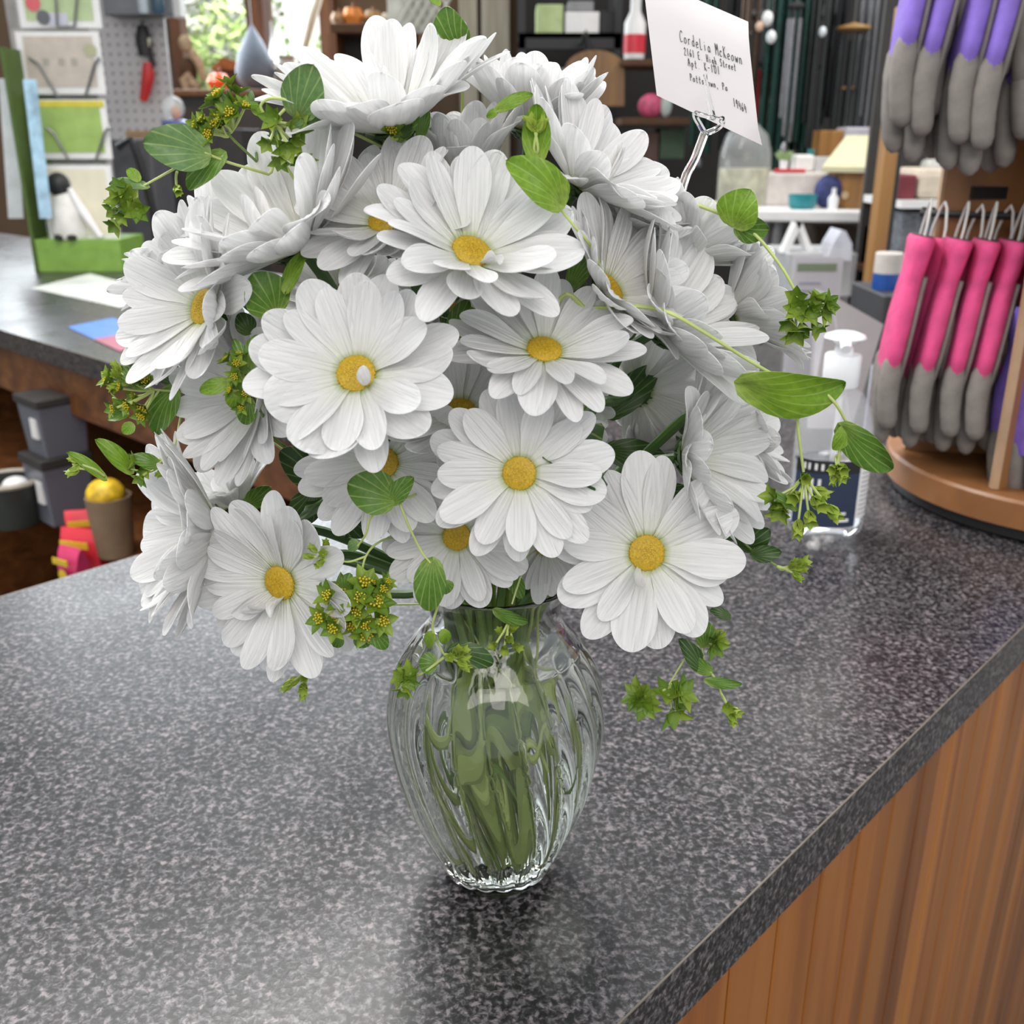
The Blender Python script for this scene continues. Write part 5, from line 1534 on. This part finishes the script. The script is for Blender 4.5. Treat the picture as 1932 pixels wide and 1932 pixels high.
D(440, 950, 0.445, 125, (-0.35, 0.8, 0.35), 40, 'greyish white daisy seen from the side behind the lower left ones', 22, 31)
D(1062, 775, 0.440, 105, (0.3, 0.25, -0.8), 20, 'shaded white daisy seen from behind next to the dark stems', 22, 32, leaf=2)
D(1170, 440, 0.440, 150, (0.35, 0.75, 0.5), 34, 'white daisy tucked under the upper right daisy', 24, 33)
D(640, 560, 0.430, 140, (-0.3, 0.5, 0.8), 30, 'shaded white daisy behind the top of the largest daisy', 22, 34)

# ------------------------------------------------------------------ yellow-green sprigs between the daisies
def leaf_obj(t, b, tip, wpx, roll, mi, bend=0.12, fold=0.18, tipk=0.75):
    # rounded leaf blade from its base to its tip, both (x, y, Y)
    B, T = at(*b), at(*tip)
    X = T - B
    L = X.length
    X.normalize()
    toc = (CAM - (B + T) / 2).normalized()
    Z = (toc - X * toc.dot(X)).normalized()
    Z = Matrix.Rotation(R(roll), 3, X) @ Z
    Yv = Z.cross(X)
    hw = wpx * mpp(B) / 2
    ts = [0, 0.03, 0.08, 0.15, 0.24, 0.34, 0.45, 0.56, 0.66, 0.75, 0.83, 0.9, 0.95, 0.98, 1.0]
    rows, rb = [], []
    for q in ts:
        w_ = hw * (math.sin(math.pi * q ** tipk) ** 0.52 if 0 < q < 1 else 0.0) + hw * 0.015
        lob = 0.1 * max(0, 1 - q / 0.15)
        r1, r2 = [], []
        for j in range(9):
            v = -1 + j / 4
            z = (bend * 4 * q * (1 - q) - bend * 0.6 * q) * L + fold * abs(v) * w_ + 0.025 * L * math.sin(5 * q + 3 * v)
            p = Vector((q * L - lob * abs(v) * L, v * w_, z))
            r1.append(p)
            r2.append(p - Vector((0, 0, 0.00025)))
        rows.append(r1)
        rb.append(r2)
    me = MB().grid([a_ + list(reversed(b_)) for a_, b_ in zip(rows, rb)], True).mesh('leaf', LEAF[mi])
    M_ = Matrix.Translation(B - ORIG[t.name]) @ Matrix((X, Yv, Z)).transposed().to_4x4()
    return inst('leaf', me, t, M_)

def head_mesh(n, openk, m, seed):
    rg = random.Random(seed)
    mb = MB()
    for k in range(n):
        th = 2 * math.pi * (k + rg.uniform(-0.15, 0.15)) / n
        ln_ = rg.uniform(0.9, 1.1)
        d = Vector((math.cos(th), math.sin(th), 0))
        tt = Vector((-d.y, d.x, 0))
        rows, rb = [], []
        for q in (0, 0.15, 0.35, 0.55, 0.75, 0.9, 1.0):
            w_ = 0.3 * math.sin(math.pi * min(1, q * 0.84 + 0.16)) ** 1.1 + 0.003
            o_ = d * (q * ln_ * math.sin(openk)) + Vector((0, 0, q * ln_ * math.cos(openk) + 0.25 * (1 - math.cos(q * 1.4)) * (1 if openk > 1 else -0.3)))
            r1 = [o_ + tt * (w_ * v) + d * 0.0 + (d * -math.cos(openk) + Vector((0, 0, math.sin(openk)))) * (0.5 * w_ * v * v) for v in (-1, -0.5, 0, 0.5, 1)]
            rows.append(r1)
            rb.append([p - Vector((0, 0, 0.03)) - d * 0.02 for p in r1])
        mb.grid([a_ + list(reversed(b_)) for a_, b_ in zip(rows, rb)], True)
    mb.lathe([(0.06, -0.1), (0.13, -0.02), (0.14, 0.1), (0.001, 0.16)], 10)
    return mb.mesh('bracts', m)
def floret_mesh(seed):
    rg = random.Random(seed)
    mb = MB()
    for k in range(14):
        th, r_ = k * GA, 0.34 * math.sqrt((k + 0.5) / 14)
        c = Vector((r_ * math.cos(th), r_ * math.sin(th), 0.34 + rg.uniform(-0.04, 0.06)))
        mb.tube([Vector((0, 0, 0.08)), c], 0.018, 4, False)
        mb.ball(c, 0.075, 6, 4)
    return mb.mesh('florets', FLORET)
HEADS = {'open': [head_mesh(6, 1.25, BRACT, 1), head_mesh(5, 1.05, BRACT, 2), head_mesh(6, 1.4, BRACT, 3)],
         'cup': [head_mesh(5, 0.7, BRACT, 4), head_mesh(6, 0.85, BRACT, 5)],
         'bud': [head_mesh(5, 0.3, BRACT_L, 6), head_mesh(5, 0.42, BRACT_L, 7)]}
FLOR = [floret_mesh(1), floret_mesh(2)]

def cluster(t, rg, x, y, Y, spread, n, hr, d, kind, join, florets=True):
    # umbel: n heads around a point, stalks meeting at join (x, y, Y)
    J = at(*join)
    C = at(x, y, Y)
    dw = camvec(d)
    k = mpp(C)
    for i in range(n):
        th, q = i * GA + rg.uniform(-0.3, 0.3), math.sqrt((i + 0.3) / n)
        off = rtv * (math.cos(th) * q * spread * k) + upv * (math.sin(th) * q * spread * k) - fw * (rg.uniform(-0.3, 0.5) * spread * k)
        p = C + off
        hd = (dw + off.normalized() * 0.75 if off.length > 1e-6 else dw).normalized()
        s = hr * 1.32 * k * rg.uniform(0.85, 1.15)
        F = frame(hd, Vector((rg.uniform(-1, 1), rg.uniform(-1, 1), rg.uniform(-1, 1))))
        h = inst('flower_head', rg.choice(HEADS[kind]), t, Matrix.Translation(p - ORIG[t.name]) @ F @ Matrix.Diagonal((s, s, s, 1)))
        if florets:
            f_ = bpy.data.objects.new('florets', rg.choice(FLOR))
            COL.objects.link(f_)
            f_.parent = h
        MB().tube(spline([J, J.lerp(p, 0.5) - hd * s * 0.3, p - hd * s * 0.06], 4), 0.00055, 6).build('stalk', STEM_L, t)

SPR = [0]
def sprig(lab, stems, leaves=(), heads=(), root=True, thick=3.6, sm=None):
    SPR[0] += 1
    rg = random.Random(500 + SPR[0])
    p0 = at(*stems[0][0])
    t = thing('greenery_sprig', lab, 'greenery', p0, 'green sprigs in the vase')
    for i, S in enumerate(stems):
        P = [at(*q) for q in S]
        if i == 0 and root:
            d = (P[0] - P[1]).normalized() if len(P) > 1 else Vector((0, 0, -1))
            path = stem_path(P[0], d, 0.02, 0.025)
            P = list(reversed(path[1:])) + P
        k = mpp(at(*S[0]))
        n = len(P)
        pts = spline(P, 6)
        rr = [thick * k * (1.0 - 0.35 * j / len(pts)) * (0.8 if i else 1.0) for j in range(len(pts))]
        MB().tube(pts, rr, 8).build('stem' if i == 0 else 'side_stem', sm or STEM_L, t)
    for L in leaves:
        leaf_obj(t, *L)
    for h in heads:
        cluster(t, rg, *h)
    return t

# upper left
sprig('green sprig with one large rounded leaf pointing left, upper left of the bouquet',
      [[(470, 318, .405), (430, 306, .40), (385, 288, .395)], [(385, 290, .395), (330, 318, .392), (272, 350, .39)], [(420, 302, .40), (400, 318, .398), (385, 330, .398)]],
      [((388, 290, .395), (270, 268, .385), 84, 14, 2, 0.1), ((276, 352, .39), (205, 345, .388), 26, 40, 2, 0.1), ((420, 292, .4), (352, 356, .398), 50, 30, 0, 0.1), ((262, 340, .389), (240, 318, .39), 22, 10, 1)],
      [(240, 392, .388, 30, 8, 24, (-0.2, -0.5, 0.8), 'cup', (258, 356, .39), False), (332, 352, .396, 3, 1, 22, (0, -0.9, 0.4), 'bud', (334, 324, .396), False)])
sprig('yellow-flowered sprig standing up at the upper left of the bouquet',
      [[(462, 284, .415), (445, 268, .41), (432, 255, .408)], [(432, 255, .408), (440, 228, .405), (446, 206, .403)], [(432, 255, .408), (412, 246, .405)]],
      [((440, 205, .403), (400, 180, .40), 30, 20, 0), ((478, 212, .40), (492, 200, .40), 22, 10, 1), ((392, 262, .4), (372, 214, .4), 34, 20, 0), ((470, 198, .405), (474, 168, .41), 16, 40, 2)],
      [(432, 196, .402, 40, 8, 22, (-0.3, 0.7, 0.6), 'open', (436, 250, .408)), (400, 240, .40, 24, 5, 22, (-0.5, 0.2, 0.8), 'cup', (430, 258, .408))], sm=STEM_M)
sprig('sprig with a loop of pale stem and an upright rounded leaf beside the topmost daisy',
      [[(690, 262, .42), (640, 238, .412), (600, 216, .405), (575, 196, .40)], [(572, 196, .4), (540, 188, .396), (508, 186, .395), (492, 200, .395), (504, 222, .396), (518, 232, .397)], [(545, 198, .398), (528, 216, .397), (508, 240, .396)], [(518, 230, .397), (550, 234, .398), (578, 232, .4)]],
      [((562, 216, .398), (590, 122, .392), 82, -12, 2, 0.05), ((570, 240, .4), (618, 206, .398), 26, 30, 2), ((545, 240, .398), (572, 226, .396), 22, 20, 2), ((530, 262, .396), (508, 250, .395), 18, 20, 2)],
      [(540, 262, .395, 40, 8, 26, (0.1, -0.75, 0.6), 'cup', (516, 232, .397), False)], thick=4.2)
sprig('single bright green leaf sticking up beside the topmost daisy',
      [[(872, 200, .46), (873, 150, .455), (868, 90, .45)]], [((868, 92, .45), (838, 14, .446), 78, -32, 0, 0.12), ((830, 8, .446), (808, -6, .446), 14, 20, 1)], (), thick=3.4)
sprig('small dark sprig with a bud under the topmost daisy',
      [[(770, 268, .42), (752, 262, .415), (738, 255, .41)]], [((752, 262, .412), (790, 206, .412), 34, -10, 0), ((790, 262, .42), (806, 196, .42), 24, 20, 0), ((760, 258, .41), (776, 232, .41), 22, -20, 3)],
      [(735, 252, .405, 4, 1, 26, (-0.2, 0.5, 0.8), 'cup', (750, 262, .412))], sm=STEM_M)
# centre top
sprig('sprig with a lime bud and a curled lime leaf in the upper middle',
      [[(1118, 560, .395), (1136, 528, .386), (1118, 470, .38), (1082, 425, .376), (1052, 388, .374)], [(1052, 388, .374), (1032, 330, .382), (1012, 300, .386)]],
      [((1056, 384, .372), (960, 300, .368), 76, 18, 1, 0.22, 0.3), ((1056, 378, .373), (1062, 330, .374), 34, 40, 1), ((1012, 300, .385), (1012, 196, .385), 54, 0, 1, -0.04, 0.45), ((940, 206, .41), (1005, 176, .41), 26, -20, 1), ((938, 208, .41), (918, 222, .41), 16, 0, 1)],
      [(1012, 248, .382, 5, 2, 26, (0, 0.9, 0.4), 'bud', (1012, 292, .386), False)])
sprig('lone green leaf pointing up between the largest daisy and the upper left one',
      [[(548, 640, .40), (535, 610, .388), (515, 590, .38)]], [((518, 588, .378), (478, 515, .375), 92, 16, 0, 0.08), ((540, 548, .378), (576, 472, .385), 34, -30, 1), ((470, 628, .385), (452, 590, .385), 40, 10, 3)], ())
sprig('folded green leaf between the two middle daisies',
      [[(880, 690, .42), (874, 650, .41), (862, 622, .40)]], [((858, 634, .398), (882, 566, .395), 46, -15, 0), ((905, 630, .4), (872, 578, .4), 44, 30, 1), ((838, 625, .402), (860, 590, .405), 30, -30, 3)], (), sm=STEM_M)
sprig('dark green leaves behind the lime leaf stem, right of the big tilted daisy',
      [[(1120, 620, .42), (1110, 560, .415), (1100, 520, .41)]], [((1085, 528, .41), (1118, 425, .405), 48, 20, 3), ((1122, 600, .40), (1080, 622, .40), 34, -10, 0), ((1078, 540, .4), (1122, 470, .4), 44, -20, 0)], (), sm=STEM_M)
# left
sprig('yellow flowered sprig hanging over the daisy left of the largest one',
      [[(506, 800, .395), (488, 770, .382), (470, 735, .376), (452, 700, .374)]], [((465, 700, .373), (442, 640, .372), 30, 10, 0), ((470, 690, .373), (485, 632, .373), 34, -20, 0), ((430, 722, .372), (376, 738, .37), 32, 10, 1), ((448, 738, .37), (442, 772, .37), 40, 0, 1), ((470, 756, .37), (462, 802, .37), 38, 5, 0), ((440, 718, .374), (500, 742, .38), 44, -10, 0)],
      [(440, 690, .37, 26, 4, 16, (-0.3, 0.4, 0.85), 'open', (462, 722, .375)), (452, 745, .368, 30, 4, 16, (-0.2, 0.0, 0.95), 'open', (470, 738, .376))], sm=STEM_M)
sprig('bushy lime sprig sticking out left over the counter edge',
      [[(380, 736, .42), (330, 738, .41), (285, 735, .405)], [(300, 737, .406), (280, 765, .405), (268, 790, .404)]],
      [((258, 728, .402), (222, 690, .40), 26, 10, 0), ((268, 715, .402), (238, 680, .402), 20, 30, 2), ((330, 735, .41), (290, 820, .408), 58, 30, 0, 0.1), ((330, 720, .412), (300, 672, .415), 48, -20, 3), ((240, 780, .4), (202, 790, .398), 26, 30, 0), ((250, 800, .4), (232, 818, .398), 24, 0, 1)],
      [(248, 745, .402, 44, 12, 21, (-0.6, 0.1, 0.75), 'cup', (290, 737, .405)), (222, 715, .4, 16, 4, 18, (-0.8, 0.35, 0.4), 'bud', (262, 732, .404), False)], thick=3)
sprig('thin sprig with a narrow leaf at the far left over the dark cabinet',
      [[(338, 800, .42), (330, 840, .412), (318, 862, .408)], [(318, 862, .408), (285, 890, .405), (246, 885, .402)], [(320, 858, .408), (322, 880, .41), (324, 900, .41)]],
      [((246, 888, .402), (182, 828, .398), 36, 24, 1, 0.1), ((196, 902, .4), (128, 852, .396), 24, 30, 1, 0.1), ((300, 878, .405), (244, 862, .402), 30, 20, 0)],
      [(268, 882, .402, 20, 3, 20, (-0.6, -0.4, 0.6), 'cup', (316, 864, .408), False), (150, 876, .396, 10, 3, 20, (-0.95, 0.1, 0.2), 'bud', (196, 898, .4), False), (318, 892, .408, 8, 2, 18, (0, -0.8, 0.5), 'bud', (320, 864, .408), False)], thick=2.8)
# middle bottom
sprig('sprig with a broad fan-veined leaf trailing down the front of the vase',
      [[(790, 930, .385), (770, 938, .372), (742, 940, .362)], [(752, 944, .362), (770, 990, .36), (795, 1040, .36), (812, 1062, .36)], [(826, 1090, .36), (826, 1140, .362), (816, 1178, .364), (822, 1205, .365), (838, 1235, .366)], [(728, 942, .362), (700, 975, .362), (690, 1008, .363), (675, 1030, .365)], [(838, 1240, .366), (800, 1268, .368), (775, 1278, .37)]],
      [((740, 942, .361), (656, 912, .358), 84, 8, 0, 0.06), ((740, 946, .361), (778, 900, .361), 40, -20, 0), ((816, 1060, .36), (808, 1154, .358), 62, 12, 0, 0.08), ((838, 1098, .36), (846, 1120, .36), 30, -20, 0), ((818, 1196, .364), (806, 1222, .364), 34, 50, 1), ((834, 1190, .364), (842, 1214, .366), 26, -20, 1), ((822, 1252, .37), (790, 1252, .37), 42, 10, 0), ((850, 1230, .372), (932, 1250, .372), 50, -15, 3)],
      [(862, 1240, .362, 14, 5, 21, (0.75, 0.1, 0.6), 'bud', (838, 1234, .366), False), (766, 1284, .368, 17, 4, 19, (-0.5, -0.3, 0.8), 'open', (790, 1272, .369), False)], thick=3.6)
sprig('dense cluster of green bracts and yellow florets beside the bottom left daisy',
      [[(770, 1010, .40), (720, 1020, .38), (690, 1050, .372), (680, 1100, .37)], [(690, 1050, .372), (655, 1060, .37), (620, 1050, .37)], [(684, 1090, .37), (706, 1100, .37), (716, 1108, .37)]],
      [((625, 1130, .368), (605, 1100, .367), 30, 10, 0), ((650, 1110, .367), (660, 1082, .367), 30, 0, 0), ((700, 1185, .366), (730, 1225, .366), 34, 0, 0), ((640, 1200, .366), (632, 1222, .366), 26, 0, 0), ((676, 1025, .37), (656, 1036, .37), 26, 30, 2), ((612, 1150, .366), (596, 1170, .366), 28, 0, 0), ((678, 1195, .366), (692, 1222, .366), 34, 10, 0)],
      [(664, 1150, .364, 58, 14, 27, (0.0, 0.1, 0.98), 'open', (680, 1098, .37)), (606, 1046, .368, 18, 5, 17, (-0.5, 0.3, 0.8), 'bud', (640, 1058, .37), False), (716, 1112, .366, 18, 4, 18, (0.5, 0.3, 0.8), 'open', (690, 1100, .37))], thick=3)
sprig('tiny lime sprig hanging below the bottom left daisy',
      [[(640, 1190, .42), (605, 1240, .40), (592, 1258, .398)]], (), [(570, 1288, .396, 20, 5, 19, (-0.2, -0.75, 0.5), 'bud', (592, 1256, .398), False)], thick=2.4)
sprig('small sprig with a narrow leaf lying against the neck of the vase',
      [[(985, 1080, .405), (972, 1120, .402), (966, 1140, .40)], [(960, 1165, .40), (958, 1180, .40), (956, 1200, .40)]],
      [((935, 1152, .40), (996, 1176, .398), 28, 30, 0), ((970, 1088, .41), (985, 1130, .405), 30, 10, 0)],
      [(952, 1206, .398, 22, 6, 20, (0.1, 0.1, 0.9), 'bud', (966, 1160, .40), False)], thick=2.6)
# right
sprig('long arching stem with a wide lime leaf in front of the sanitizer bottle',
      [[(1146, 580, .385), (1200, 578, .382), (1262, 590, .38), (1330, 628, .378), (1400, 672, .378), (1450, 702, .378), (1478, 716, .378)], [(1478, 718, .378), (1500, 770, .377), (1508, 830, .376), (1516, 890, .376)], [(1480, 716, .378), (1540, 732, .375), (1575, 760, .374), (1602, 806, .374)], [(1588, 835, .374), (1582, 860, .374)]],
      [((1404, 722, .376), (1600, 738, .374), 96, 30, 1, 0.22, 0.2), ((1590, 806, .373), (1682, 890, .37), 66, 22, 0, 0.1), ((1596, 806, .373), (1574, 850, .372), 36, -30, 1), ((1500, 960, .374), (1450, 925, .374), 20, 20, 0)],
      [(1520, 942, .374, 46, 8, 29, (0.0, -0.8, 0.55), 'bud', (1518, 896, .376), False), (1470, 945, .374, 18, 3, 24, (-0.7, -0.2, 0.6), 'cup', (1516, 900, .376), False), (1578, 886, .373, 9, 4, 24, (-0.3, -0.85, 0.3), 'bud', (1582, 858, .374), False)], thick=5.0)
sprig('thin stem with a ruffled rounded leaf over the right shoulder of the bouquet',
      [[(1270, 372, .44), (1330, 392, .43), (1390, 418, .425), (1432, 450, .42), (1475, 505, .415), (1502, 552, .412)]],
      [((1386, 424, .424), (1414, 358, .42), 84, -18, 1, 0.15, 0.3), ((1390, 424, .424), (1450, 436, .42), 56, 24, 0, 0.15), ((1266, 372, .44), (1278, 352, .44), 16, 20, 1)],
      [(1514, 592, .41, 34, 8, 25, (0.1, -0.7, 0.65), 'cup', (1504, 556, .412), False), (1552, 576, .41, 12, 3, 22, (0.7, 0.3, 0.5), 'open', (1508, 560, .412), False)], thick=4.4)
sprig('sprig drooping over the counter at the lower right of the bouquet',
      [[(1300, 1120, .42), (1318, 1170, .41), (1322, 1205, .408), (1330, 1250, .406), (1352, 1285, .405), (1362, 1312, .405)], [(1300, 1232, .408), (1280, 1262, .406), (1262, 1292, .405)]],
      [((1330, 1218, .406), (1332, 1172, .405), 38, 10, 0), ((1322, 1262, .406), (1284, 1206, .405), 36, 20, 3), ((1334, 1284, .405), (1400, 1292, .403), 22, 20, 0), ((1340, 1268, .405), (1296, 1238, .406), 28, -10, 0)],
      [(1268, 1322, .404, 24, 4, 28, (0.2, 0.0, 0.95), 'open', (1266, 1290, .405), False), (1212, 1318, .404, 14, 3, 25, (-0.5, 0.2, 0.8), 'open', (1256, 1300, .405), False), (1376, 1336, .404, 10, 3, 22, (0.3, -0.6, 0.7), 'bud', (1362, 1310, .405), False), (1345, 1208, .405, 10, 3, 20, (0.5, 0.2, 0.8), 'open', (1322, 1212, .408), False)], thick=2.8)
sprig('dark rounded leaves with a bud behind the flat lower right daisy',
      [[(1370, 980, .43), (1410, 1030, .425), (1440, 1052, .42), (1470, 1070, .418)]],
      [((1420, 1046, .42), (1474, 1042, .418), 34, 10, 3), ((1400, 1030, .43), (1452, 1000, .425), 50, 20, 3), ((1370, 1010, .43), (1426, 980, .43), 50, -20, 3), ((1376, 1165, .42), (1340, 1150, .42), 22, 20, 3)],
      [(1496, 1074, .416, 10, 4, 22, (0.8, 0.0, 0.5), 'bud', (1466, 1068, .418), False)], thick=2.8, sm=STEM_M)
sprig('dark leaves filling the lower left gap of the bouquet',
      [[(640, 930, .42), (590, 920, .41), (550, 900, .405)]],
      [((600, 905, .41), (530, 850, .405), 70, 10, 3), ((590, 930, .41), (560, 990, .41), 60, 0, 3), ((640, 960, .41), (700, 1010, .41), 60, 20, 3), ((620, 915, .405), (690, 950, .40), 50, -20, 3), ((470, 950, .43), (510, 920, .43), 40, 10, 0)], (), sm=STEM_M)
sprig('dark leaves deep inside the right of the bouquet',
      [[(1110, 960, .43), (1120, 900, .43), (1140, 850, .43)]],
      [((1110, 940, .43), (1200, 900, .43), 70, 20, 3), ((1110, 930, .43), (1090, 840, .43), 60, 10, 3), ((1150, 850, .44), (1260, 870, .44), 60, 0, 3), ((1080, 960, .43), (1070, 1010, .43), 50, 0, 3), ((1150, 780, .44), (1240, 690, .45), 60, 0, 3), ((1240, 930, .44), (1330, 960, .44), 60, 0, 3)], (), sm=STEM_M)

# ------------------------------------------------------------------ address card on its clear pick
E_BL, E_BR, E_TR = at(1239, 180, 0.50), at(1433, 272, 0.475), at(1408, 38, 0.485)
Ex, Ey = E_BR - E_BL, E_TR - E_BR
E_N = Ex.cross(Ey).normalized()
if E_N.dot(CAM - E_BR) < 0:
    E_N = -E_N
card = thing('address_card', 'white handwritten envelope card held up by a clear plastic pick', 'card', E_BL)
rows, rb = [], []
for i in range(13):
    s = i / 12
    r1, r2 = [], []
    for j in range(9):
        q = j / 8
        p = E_BL + Ex * s + Ey * q * (1.04 if s < 0.5 else 1.0)
        w_ = -0.004 * max(0, (s - 0.8) / 0.2) ** 2 * max(0, 1 - q / 0.16) ** 2 - 0.003 * max(0, (q - 0.75) / 0.25) ** 2
        r1.append(p + E_N * w_)
        r2.append(p + E_N * (w_ - 0.0007))
    rows.append(r1)
    rb.append(r2)
mb = MB().grid([a_ + list(reversed(b_)) for a_, b_ in zip(rows, rb)], True)
mb.f.append(tuple(range(17, -1, -1)))
mb.f.append(tuple(12 * 18 + k for k in range(18)))
mb.build('envelope', mat('envelope_white', (0.7, 0.66, 0.67), 0.6, var=0.02), card)
GLY = {'C': [[(1, .85), (.6, 1), (.15, .7), (.05, .3), (.3, 0), (.9, .12)]], 'o': [[(.5, .5), (.15, .4), (.1, .1), (.45, 0), (.8, .15), (.75, .42), (.5, .5)]],
       'r': [[(.2, .5), (.2, 0)], [(.2, .3), (.45, .5), (.8, .48)]], 'd': [[(.75, .35), (.4, .48), (.1, .25), (.3, 0), (.75, .15)], [(.8, 1), (.75, 0)]],
       'e': [[(.15, .25), (.75, .3), (.6, .5), (.25, .45), (.1, .2), (.35, 0), (.8, .08)]], 'L': [[(.25, .9), (.2, 0), (.75, .02)]], 'i': [[(.4, .5), (.4, 0)], [(.4, .7), (.46, .74)]],
       'a': [[(.75, .4), (.4, .5), (.12, .2), (.35, 0), (.75, .2)], [(.75, .48), (.82, 0)]], 'M': [[(.05, 0), (.15, 1), (.5, .4), (.85, 1), (.95, 0)]], 'c': [[(.8, .42), (.4, .5), (.12, .2), (.4, 0), (.8, .1)]],
       'K': [[(.15, 1), (.15, 0)], [(.85, 1), (.2, .5), (.9, 0)]], 'w': [[(.05, .5), (.25, 0), (.5, .4), (.7, 0), (.95, .5)]], 'n': [[(.15, .5), (.15, 0)], [(.15, .35), (.5, .5), (.75, .35), (.8, 0)]],
       '2': [[(.1, .75), (.4, 1), (.75, .75), (.1, .02), (.9, .02)]], '1': [[(.45, 1), (.45, 0)]], '6': [[(.7, 1), (.2, .5), (.15, .15), (.5, 0), (.8, .2), (.5, .45), (.2, .3)]], 'E': [[(.85, 1), (.2, .95), (.15, .05), (.85, 0)], [(.18, .5), (.7, .52)]],
       'H': [[(.15, 1), (.15, 0)], [(.85, 1), (.8, 0)], [(.15, .5), (.82, .52)]], 'g': [[(.75, .4), (.4, .5), (.12, .25), (.4, .05), (.75, .3)], [(.78, .5), (.7, -.35), (.25, -.3)]], 'h': [[(.15, 1), (.15, 0)], [(.15, .35), (.5, .5), (.8, 0)]],
       's': [[(.8, .45), (.35, .5), (.25, .3), (.7, .18), (.55, 0), (.15, .05)]], 'S': [[(.85, .85), (.4, 1), (.2, .7), (.75, .4), (.6, .02), (.1, .1)]], 't': [[(.45, .9), (.42, .05), (.75, .02)], [(.1, .55), (.8, .58)]], 'A': [[(.05, 0), (.45, 1), (.85, 0)], [(.2, .4), (.75, .42)]],
       'p': [[(.2, .5), (.2, -.4)], [(.2, .4), (.6, .5), (.75, .2), (.4, 0), (.2, .1)]], '-': [[(.15, .45), (.85, .48)]], '0': [[(.5, 1), (.12, .6), (.2, .1), (.55, 0), (.85, .4), (.75, .85), (.5, 1)]], 'P': [[(.2, 1), (.2, 0)], [(.2, .95), (.75, .9), (.75, .55), (.2, .5)]],
       '9': [[(.75, .8), (.4, 1), (.15, .7), (.4, .5), (.75, .75)], [(.75, .9), (.65, 0)]], '4': [[(.3, 1), (.15, .45), (.85, .45)], [(.75, .8), (.7, 0)]], '.': [[(.4, 0), (.46, .04)]], ',': [[(.45, .08), (.35, -.15)]]}
def on_card(x, y):
    d = ray(x, y)
    t_ = (E_BL - CAM).dot(E_N) / d.dot(E_N)
    return CAM + d * t_ + E_N * 0.0002
ink = MB()
def write(txt, x0, y0, x1, y1, hpx):
    n = len(txt)
    for i, ch in enumerate(txt):
        if ch not in GLY:
            continue
        for st in GLY[ch]:
            P = []
            for gx, gy in st:
                f = (i + 0.12 + 0.72 * gx) / n
                P.append(on_card(x0 + (x1 - x0) * f - gy * hpx * 0.12, y0 + (y1 - y0) * f - gy * hpx))
            ink.tube(P if len(P) < 3 else spline(P, 3), 0.00014, 5)
write('CordeLia McKeown', 1283, 78, 1402, 122, 22)
write('2161 E. High Street', 1291, 103, 1390, 134, 14)
write('Apt. K-101', 1298, 124, 1360, 141, 15)
write('Pottstown, Pa', 1302, 152, 1374, 172, 14)
write('19464', 1384, 200, 1410, 214, 16)
ink.build('handwriting', mat('ink_grey', (0.09, 0.085, 0.09), 0.6), card)
pk = thing('card_pick', 'clear plastic fork pick holding the envelope card', 'card pick', at(1285, 362, 0.49))
PKM = glass('clear_plastic', (0.95, 0.95, 0.95), 1.45, 0.03)
yk = 0.478
kk = mpp(at(1330, 240, yk))
foot = stem_path(at(1285, 365, 0.468), Vector((-0.1, 0, -1)).normalized(), 0.05, 0.018)
MB().tube(spline([at(1330, 250, yk), at(1312, 298, 0.474), at(1285, 365, 0.468)] + foot[2:5] + [foot[4].lerp(foot[6], 0.3)], 6), 8.5 * kk, 12).build('stem', PKM, pk)
MB().tube(spline([at(1330, 252, yk), at(1322, 238, yk), at(1313, 222, yk), at(1311, 212, yk)], 4), 5.5 * kk, 8).build('prong', PKM, pk)
MB().tube(spline([at(1330, 252, yk), at(1350, 244, yk), at(1362, 234, yk), at(1362, 224, yk - 0.004)], 4), 5.5 * kk, 8).build('prong', PKM, pk)
MB().tube(spline([at(1312, 213, yk), at(1336, 220, yk - 0.005), at(1362, 226, yk - 0.004)], 4), 4.5 * kk, 8).build('cross_bar', PKM, pk)
MB().tube(spline([at(1346, 224, yk - 0.006), at(1338, 190, yk - 0.003), at(1330, 140, yk - 0.0)], 4), [5.5 * kk] * 5 + [4 * kk] * 4, 8).build('clip', PKM, pk)
